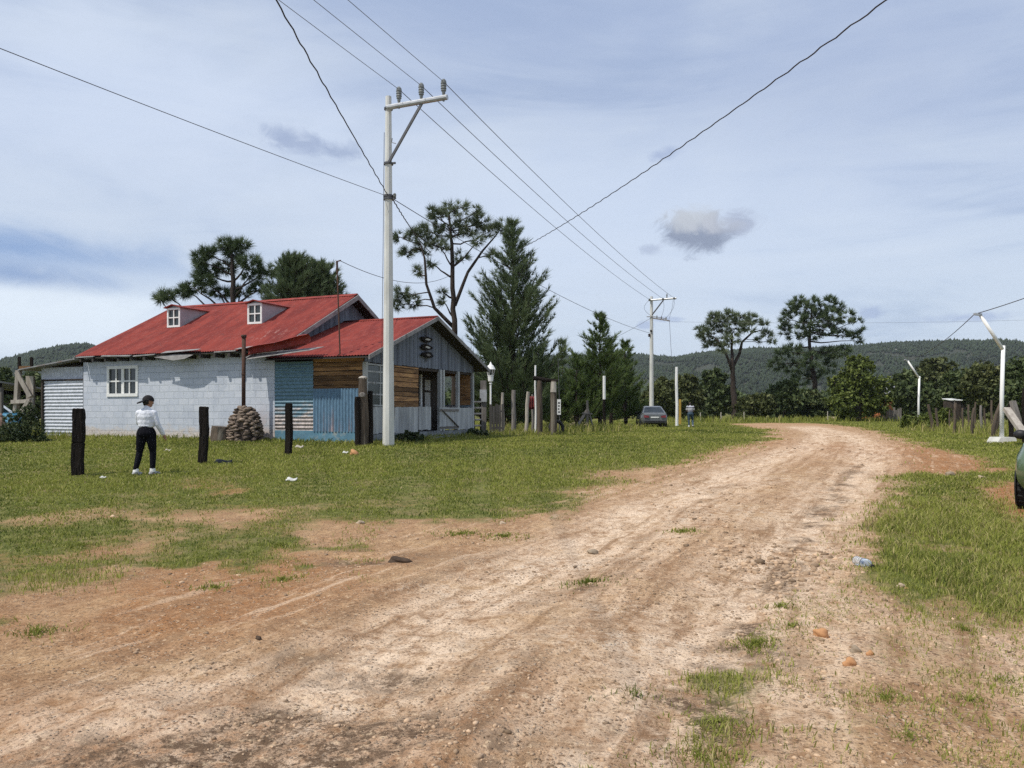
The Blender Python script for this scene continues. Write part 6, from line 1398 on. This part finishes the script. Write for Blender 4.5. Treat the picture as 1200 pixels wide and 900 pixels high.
def shed():
    b = GY(1121, 62); t = thing('shed', 'low shed with a pale roof glimpsed behind the right-hand fence', 'shed', b); m = MB(); m.box(-.35, .35, 0, 1.3, -.2, 1.9); m.build('wall', M['darkplank'], t); m = MB(); m.prism([(-.45, -.1, 1.92), (.45, -.1, 1.92), (.4, 1.4, 2.06), (-.4, 1.4, 2.06)], (0, 0, .06)); m.build('roof', M['white'], t)
    p = GY(1118.5, 46); q = thing('perch_board', 'small white flat board on a stake in front of the pale shed roof', 'board', p); m = MB(); m.tube([(0, 0, -.1), (0, 0, 1.75)], .035, 6); m.build('stake', M['greywood'], q); m = MB(); m.box(-.17, .17, -.12, .12, 1.751, 1.80); m.build('board', M['whitepole'], q)
shed()

# ---------------------------------------------------------------- yard to the left of the house
def trestle():
    Y = 29.3; f = lambda x, y: W(x, y, Y)-b0; b0 = GY(20, Y); t = thing('timber_trestle', 'pale timber trestle with diagonal braces left of the lean-to shed', 'trestle', b0)
    m = MB(); m.bar(f(18, 494), f(22, 434), .13, .20); m.bar(f(26, 494)+Vector((0, .5, 0)), f(25, 440)+Vector((0, .5, 0)), .18, .2); m.bar(f(38, 500), f(38, 441), .14, .12); m.build('leg_posts', M['palewood'], t)
    m = MB(); m.bar(f(22, 436)+Vector((0, -.13, 0)), f(38, 465)+Vector((0, -.13, 0)), .08, .16); m.bar(f(16, 471)+Vector((0, -.14, 0)), f(38, 470)+Vector((0, -.14, 0)), .08, .14); m.bar(f(38, 470)+Vector((0, -.24, 0)), f(26, 487)+Vector((0, -.24, 0)), .07, .12); m.build('braces', M['palewood'], t)
    m = MB(); m.box(f(23, 0).x, f(36.5, 0).x, -.05, .4, f(0, 434).z, f(0, 429).z); m.build('top_board', M['brownwood'], t)
    m = MB(); m.bar(f(22.7, 434), f(22.7, 418), .08, .08); m.bar(f(37, 434), f(37, 418.5), .09, .09); m.build('upright', M['darkwood'], t)
trestle()
def canopy():
    Y = 31; b = GY(-10, Y); t = thing('carport', 'low rusty tin carport roof at the left edge over the blue car', 'carport', b); f = lambda x, y: W(x, y, Y)-b
    m = MB(); m.prism([f(-120, 440)+Vector((0, -1, 0)), f(19, 447.5)+Vector((0, -1, 0)), f(19, 449.5)+Vector((0, -1, 0)), f(-120, 442.5)+Vector((0, -1, 0))], (0, 4.5, -.3)); m.build('roof', M['tin'], t)
    m = MB(); m.bar(f(-118, 446)+Vector((0, -.8, 0)), f(17, 452)+Vector((0, -.8, 0)), .1, .18); m.build('beam', M['darkwood'], t); m = MB(); m.bar(f(-118, 446)+Vector((0, 3, -.3)), f(17, 452)+Vector((0, 3, -.3)), .1, .18); m.build('beam', M['darkwood'], t)
    for x, y_ in ((16.5, -.8), (-110, -.8), (16.5, 3), (-110, 3)):
        m = MB(); p = f(x, 452); m.bar((p.x, y_, -.2), (p.x, y_, p.z-.1), .13, .13); m.build('leg', M['greywood'], t)
canopy()
def barrel():
    b = GY(14, 25.6); t = thing('barrel', 'blue plastic barrel behind the weedy bush', 'barrel', b); m = MB(); m.lathe([(.26, 0), (.29, .03), (.30, .3), (.32, .32), (.30, .34), (.30, .60), (.32, .62), (.30, .64), (.29, .90), (.26, .94)], (0, 0, 0), 20); m.build('drum', M['bluebarrel'], t, True); m = MB(); m.lathe([(.245, .941), (.25, .965), (.22, .97)], (0, 0, 0), 20); m.build('lid', M['bluebarrel'], t)
barrel()
def sack():
    b = GY(-1, 25.3); m = MB(); m.ell((0, 0, .42), (.26, .22, .44), 14, 10, .5, .07); m.ell((.02, 0, .85), (.10, .09, .10), 10, 6, .5, .1); o = m.build('sack', pm('brown_sacking', (.30, .19, .14), (.2, .13, .10), 8, .95, .01, 20), None, True); o.location = b; tag(o, 'brown sack standing at the left edge beside the blue barrel', 'sack')
sack()

# ---------------------------------------------------------------- stones and litter
def rock(px, py, wpx, hpx, m, label, group=None, flat=1.0):
    p = G(px, py+hpx*.4); p.z = float(gz(p.x, p.y)); u = p.y/FPX; w, h = wpx*u/2, hpx*u*.62
    bm = bmesh.new(); bmesh.ops.create_icosphere(bm, subdivisions=3, radius=1); s = random.uniform(0, 99); B = MB()
    for v in bm.verts:
        c = v.co; k = 1+.30*math.sin(c.x*2.3+s)*math.cos(c.y*1.9+s*1.3)+.16*math.sin(c.z*4.1+c.x*3.3+s)+.05*math.sin(c.x*9+c.y*8+s)
        v.co = Vector((c.x*k*w, c.y*k*w*.85, max(-.6, c.z*k)*h))
    B.add([v.co[:] for v in bm.verts], [tuple(q.index for q in f.verts) for f in bm.faces], .5); bm.free()
    o = B.build('stone', M[m], None, True); o.location = p+Vector((0, 0, h*.22)); o.rotation_euler = (0, 0, random.uniform(-.5, .5)); tag(o, label, 'stone', group); return o
for a in ((1113, 555, 14, 8, 'greyrock', 'large grey-brown stone lying where the grass meets the red dirt'), (1150, 559, 11, 4, 'rock', 'flat pale stone right of the large grey-brown stone'), (1125, 560, 5, 3, 'rock', 'tiny pale stone at the right foot of the large grey-brown stone'),
          (962, 742, 19, 11, 'orangerock', 'squarish ochre rock on the stony verge below the plastic bottle'), (995, 778, 15, 10, 'orangerock', 'rounded ochre stone, the nearer of two on the stony verge'), (1004, 762, 13, 9, 'greyrock', 'dull grey stone between the two ochre stones'), (1056, 687, 10, 6, 'rock', 'whitish stone at the front edge of the long grass'),
          (422, 611, 8, 6, 'rock', 'round pale stone where the lawn meets bare red dirt'), (469, 655, 24, 8, 'darkclod', 'long dark clod lying in the bare red dirt'), (590, 613, 8, 4, 'rock', 'small pale stone at the lawn edge beside the road'), (695, 643, 14, 6, 'greyrock', 'half-buried stone with pale top in the middle of the road'),
          (303, 750, 8, 5, 'darkclod', 'small black clod on the open dirt at left'), (416, 530, 12, 8, 'orangerock', 'brown stone in the grass before the house corner'), (653, 496, 8, 7, 'rock', 'pale stone at the foot of the notice board'), (671, 497, 9, 6, 'rock', 'pale stone between notice board and tripod'), (664, 499, 7, 4, 'rock', 'smaller pale stone in front of the two by the notice board'),
          (685, 497, 10, 6, 'rock', 'pale flat stone under the tripod timbers'), (952, 489, 9, 5, 'greyrock', 'dark stone of the small heap by the far bend'), (947, 490, 7, 3, 'rock', 'left white stone of the small heap by the far bend'), (961, 490, 8, 3, 'rock', 'right white stone of the small heap by the far bend'), (978, 490, 7, 4, 'rock', 'white stone left of the juniper foot'), (985, 489, 9, 4, 'rock', 'longer white stone left of the juniper foot'), (994, 489.5, 4, 4, 'rock', 'small white stone closest to the juniper foot'), (1064, 690, 7, 4, 'orangerock', 'small ochre stone just right of the whitish stone by the long grass'), (1020, 768, 8, 7, 'orangerock', 'small ochre stone right of the dull grey stone'), (825, 458+300, 1, 1, 'rock', '')):
    if a[5]: rock(*a)
def bottle():
    a, c = G(1003, 664), G(1022, 671); a.z = float(gz(a.x, a.y)); c.z = float(gz(c.x, c.y)); d = (c-a); L = d.length; L = max(.24, min(L, .34)); mid = (a+c)/2+Vector((0, 0, .045))
    t = thing('plastic_bottle', 'empty clear plastic bottle lying at the edge of the long grass', 'bottle', mid, math.atan2(d.y, d.x)); r = .045
    gm_ = bpy.data.materials.new('clear_plastic'); gm_.use_nodes = True; b = gm_.node_tree.nodes['Principled BSDF']; b.inputs['Base Color'].default_value = (.82, .88, .93, 1); b.inputs['Transmission Weight'].default_value = .75; b.inputs['Roughness'].default_value = .15; b.inputs['IOR'].default_value = 1.2
    m = MB(); m.lathe([(.02, -L/2+.005), (r*.9, -L/2), (r, -L/2+.02), (r*.94, -L*.2), (r, -L*.12), (r, L*.12), (r*.95, L*.2), (r*.5, L*.36), (.015, L*.42), (.014, L*.5)], (0, 0, 0), 18, 'x'); m.build('bottle_body', gm_, t, True)
    m = MB(); m.lathe([(r+.001, L*.02), (r+.0015, L*.05), (r+.0015, L*.2), (r+.001, L*.22)], (0, 0, 0), 18, 'x'); m.build('label_band', pm('bottle_label', (.62, .68, .74), (.05, .08, .14), 26, .5), t, True)
    m = MB(); m.lathe([(r*.98, -.02*L), (r+.002, .0), (r+.002, .02*L)], (0, 0, 0), 18, 'x'); m.build('dark_ring', M['blackplastic'], t); m = MB(); m.lathe([(.016, L*.5), (.018, L*.505), (.018, L*.56), (.014, L*.565)], (0, 0, 0), 12, 'x'); m.build('cap', M['blackplastic'], t)
bottle()
M['litterwhite'] = pm('dirty_paper', (.60, .60, .57), (.45, .44, .41), 12, .9)
def scrap(label, px, py, w, h, m, name='paper_scrap', cat='litter', hump=.5):
    p = G(px, py); p.z = float(gz(p.x, p.y))+.03; u = p.y/FPX; q = MB(); n = 6; vs, fs = [], []
    for i in range(n+1):
        for j in range(n+1): vs.append(((i/n-.5)*w*u+random.uniform(-.008, .008), (j/n-.5)*w*u*.7*(1-.5*i/n)+random.uniform(-.008, .008), h*u*hump*(math.sin(i*1.1+.5)*.4+math.sin(j*1.7)*.35+j/n*1.1+random.uniform(-.1, .1))))
    for i in range(n):
        for j in range(n): fs.append((i*(n+1)+j, i*(n+1)+j+1, (i+1)*(n+1)+j+1, (i+1)*(n+1)+j))
    q.add(vs, fs, .5); o = q.build(name, M[m], None, True); o.location = p; o.modifiers.new('s', 'SOLIDIFY').thickness = .006; tag(o, label, cat)
scrap('crumpled white paper lying on the lawn near the middle timber posts', 342, 564, 12, 5, 'litterwhite')
scrap('black plastic rag with a grey tin lid right of the middle timber post', 262, 544, 20, 6, 'blackplastic', 'plastic_rag'); scrap('small white scrap in the grass beside the nearest timber post', 121, 562, 6, 3, 'litterwhite'); scrap('pale scrap in the grass between person and white wall', 197, 530, 7, 3, 'palewood'); scrap('white plastic scrap beside the brown stone at the house corner', 405, 532, 6, 3, 'litterwhite', 'plastic_scrap')
scrap('pale sheet left lying by the foot of the third timber post', 351, 526, 9, 4, 'palewood')

# ---------------------------------------------------------------- air
def haze():
    m = bpy.data.materials.new('air'); m.use_nodes = True; n = NT(m.node_tree); n.n.clear(); o = n.add('ShaderNodeOutputMaterial'); v = n.add('ShaderNodeVolumePrincipled')
    v.inputs['Color'].default_value = (.80, .87, .96, 1); v.inputs['Density'].default_value = .00009; n.l.new(v.outputs[0], o.inputs['Volume'])
    b = MB(); b.box(-3900, 3900, -130, 2800, -1.6, 175); tag(b.build('haze', m), 'thin bluish air over the meadow and the hills', 'haze', None, 'stuff')
haze()
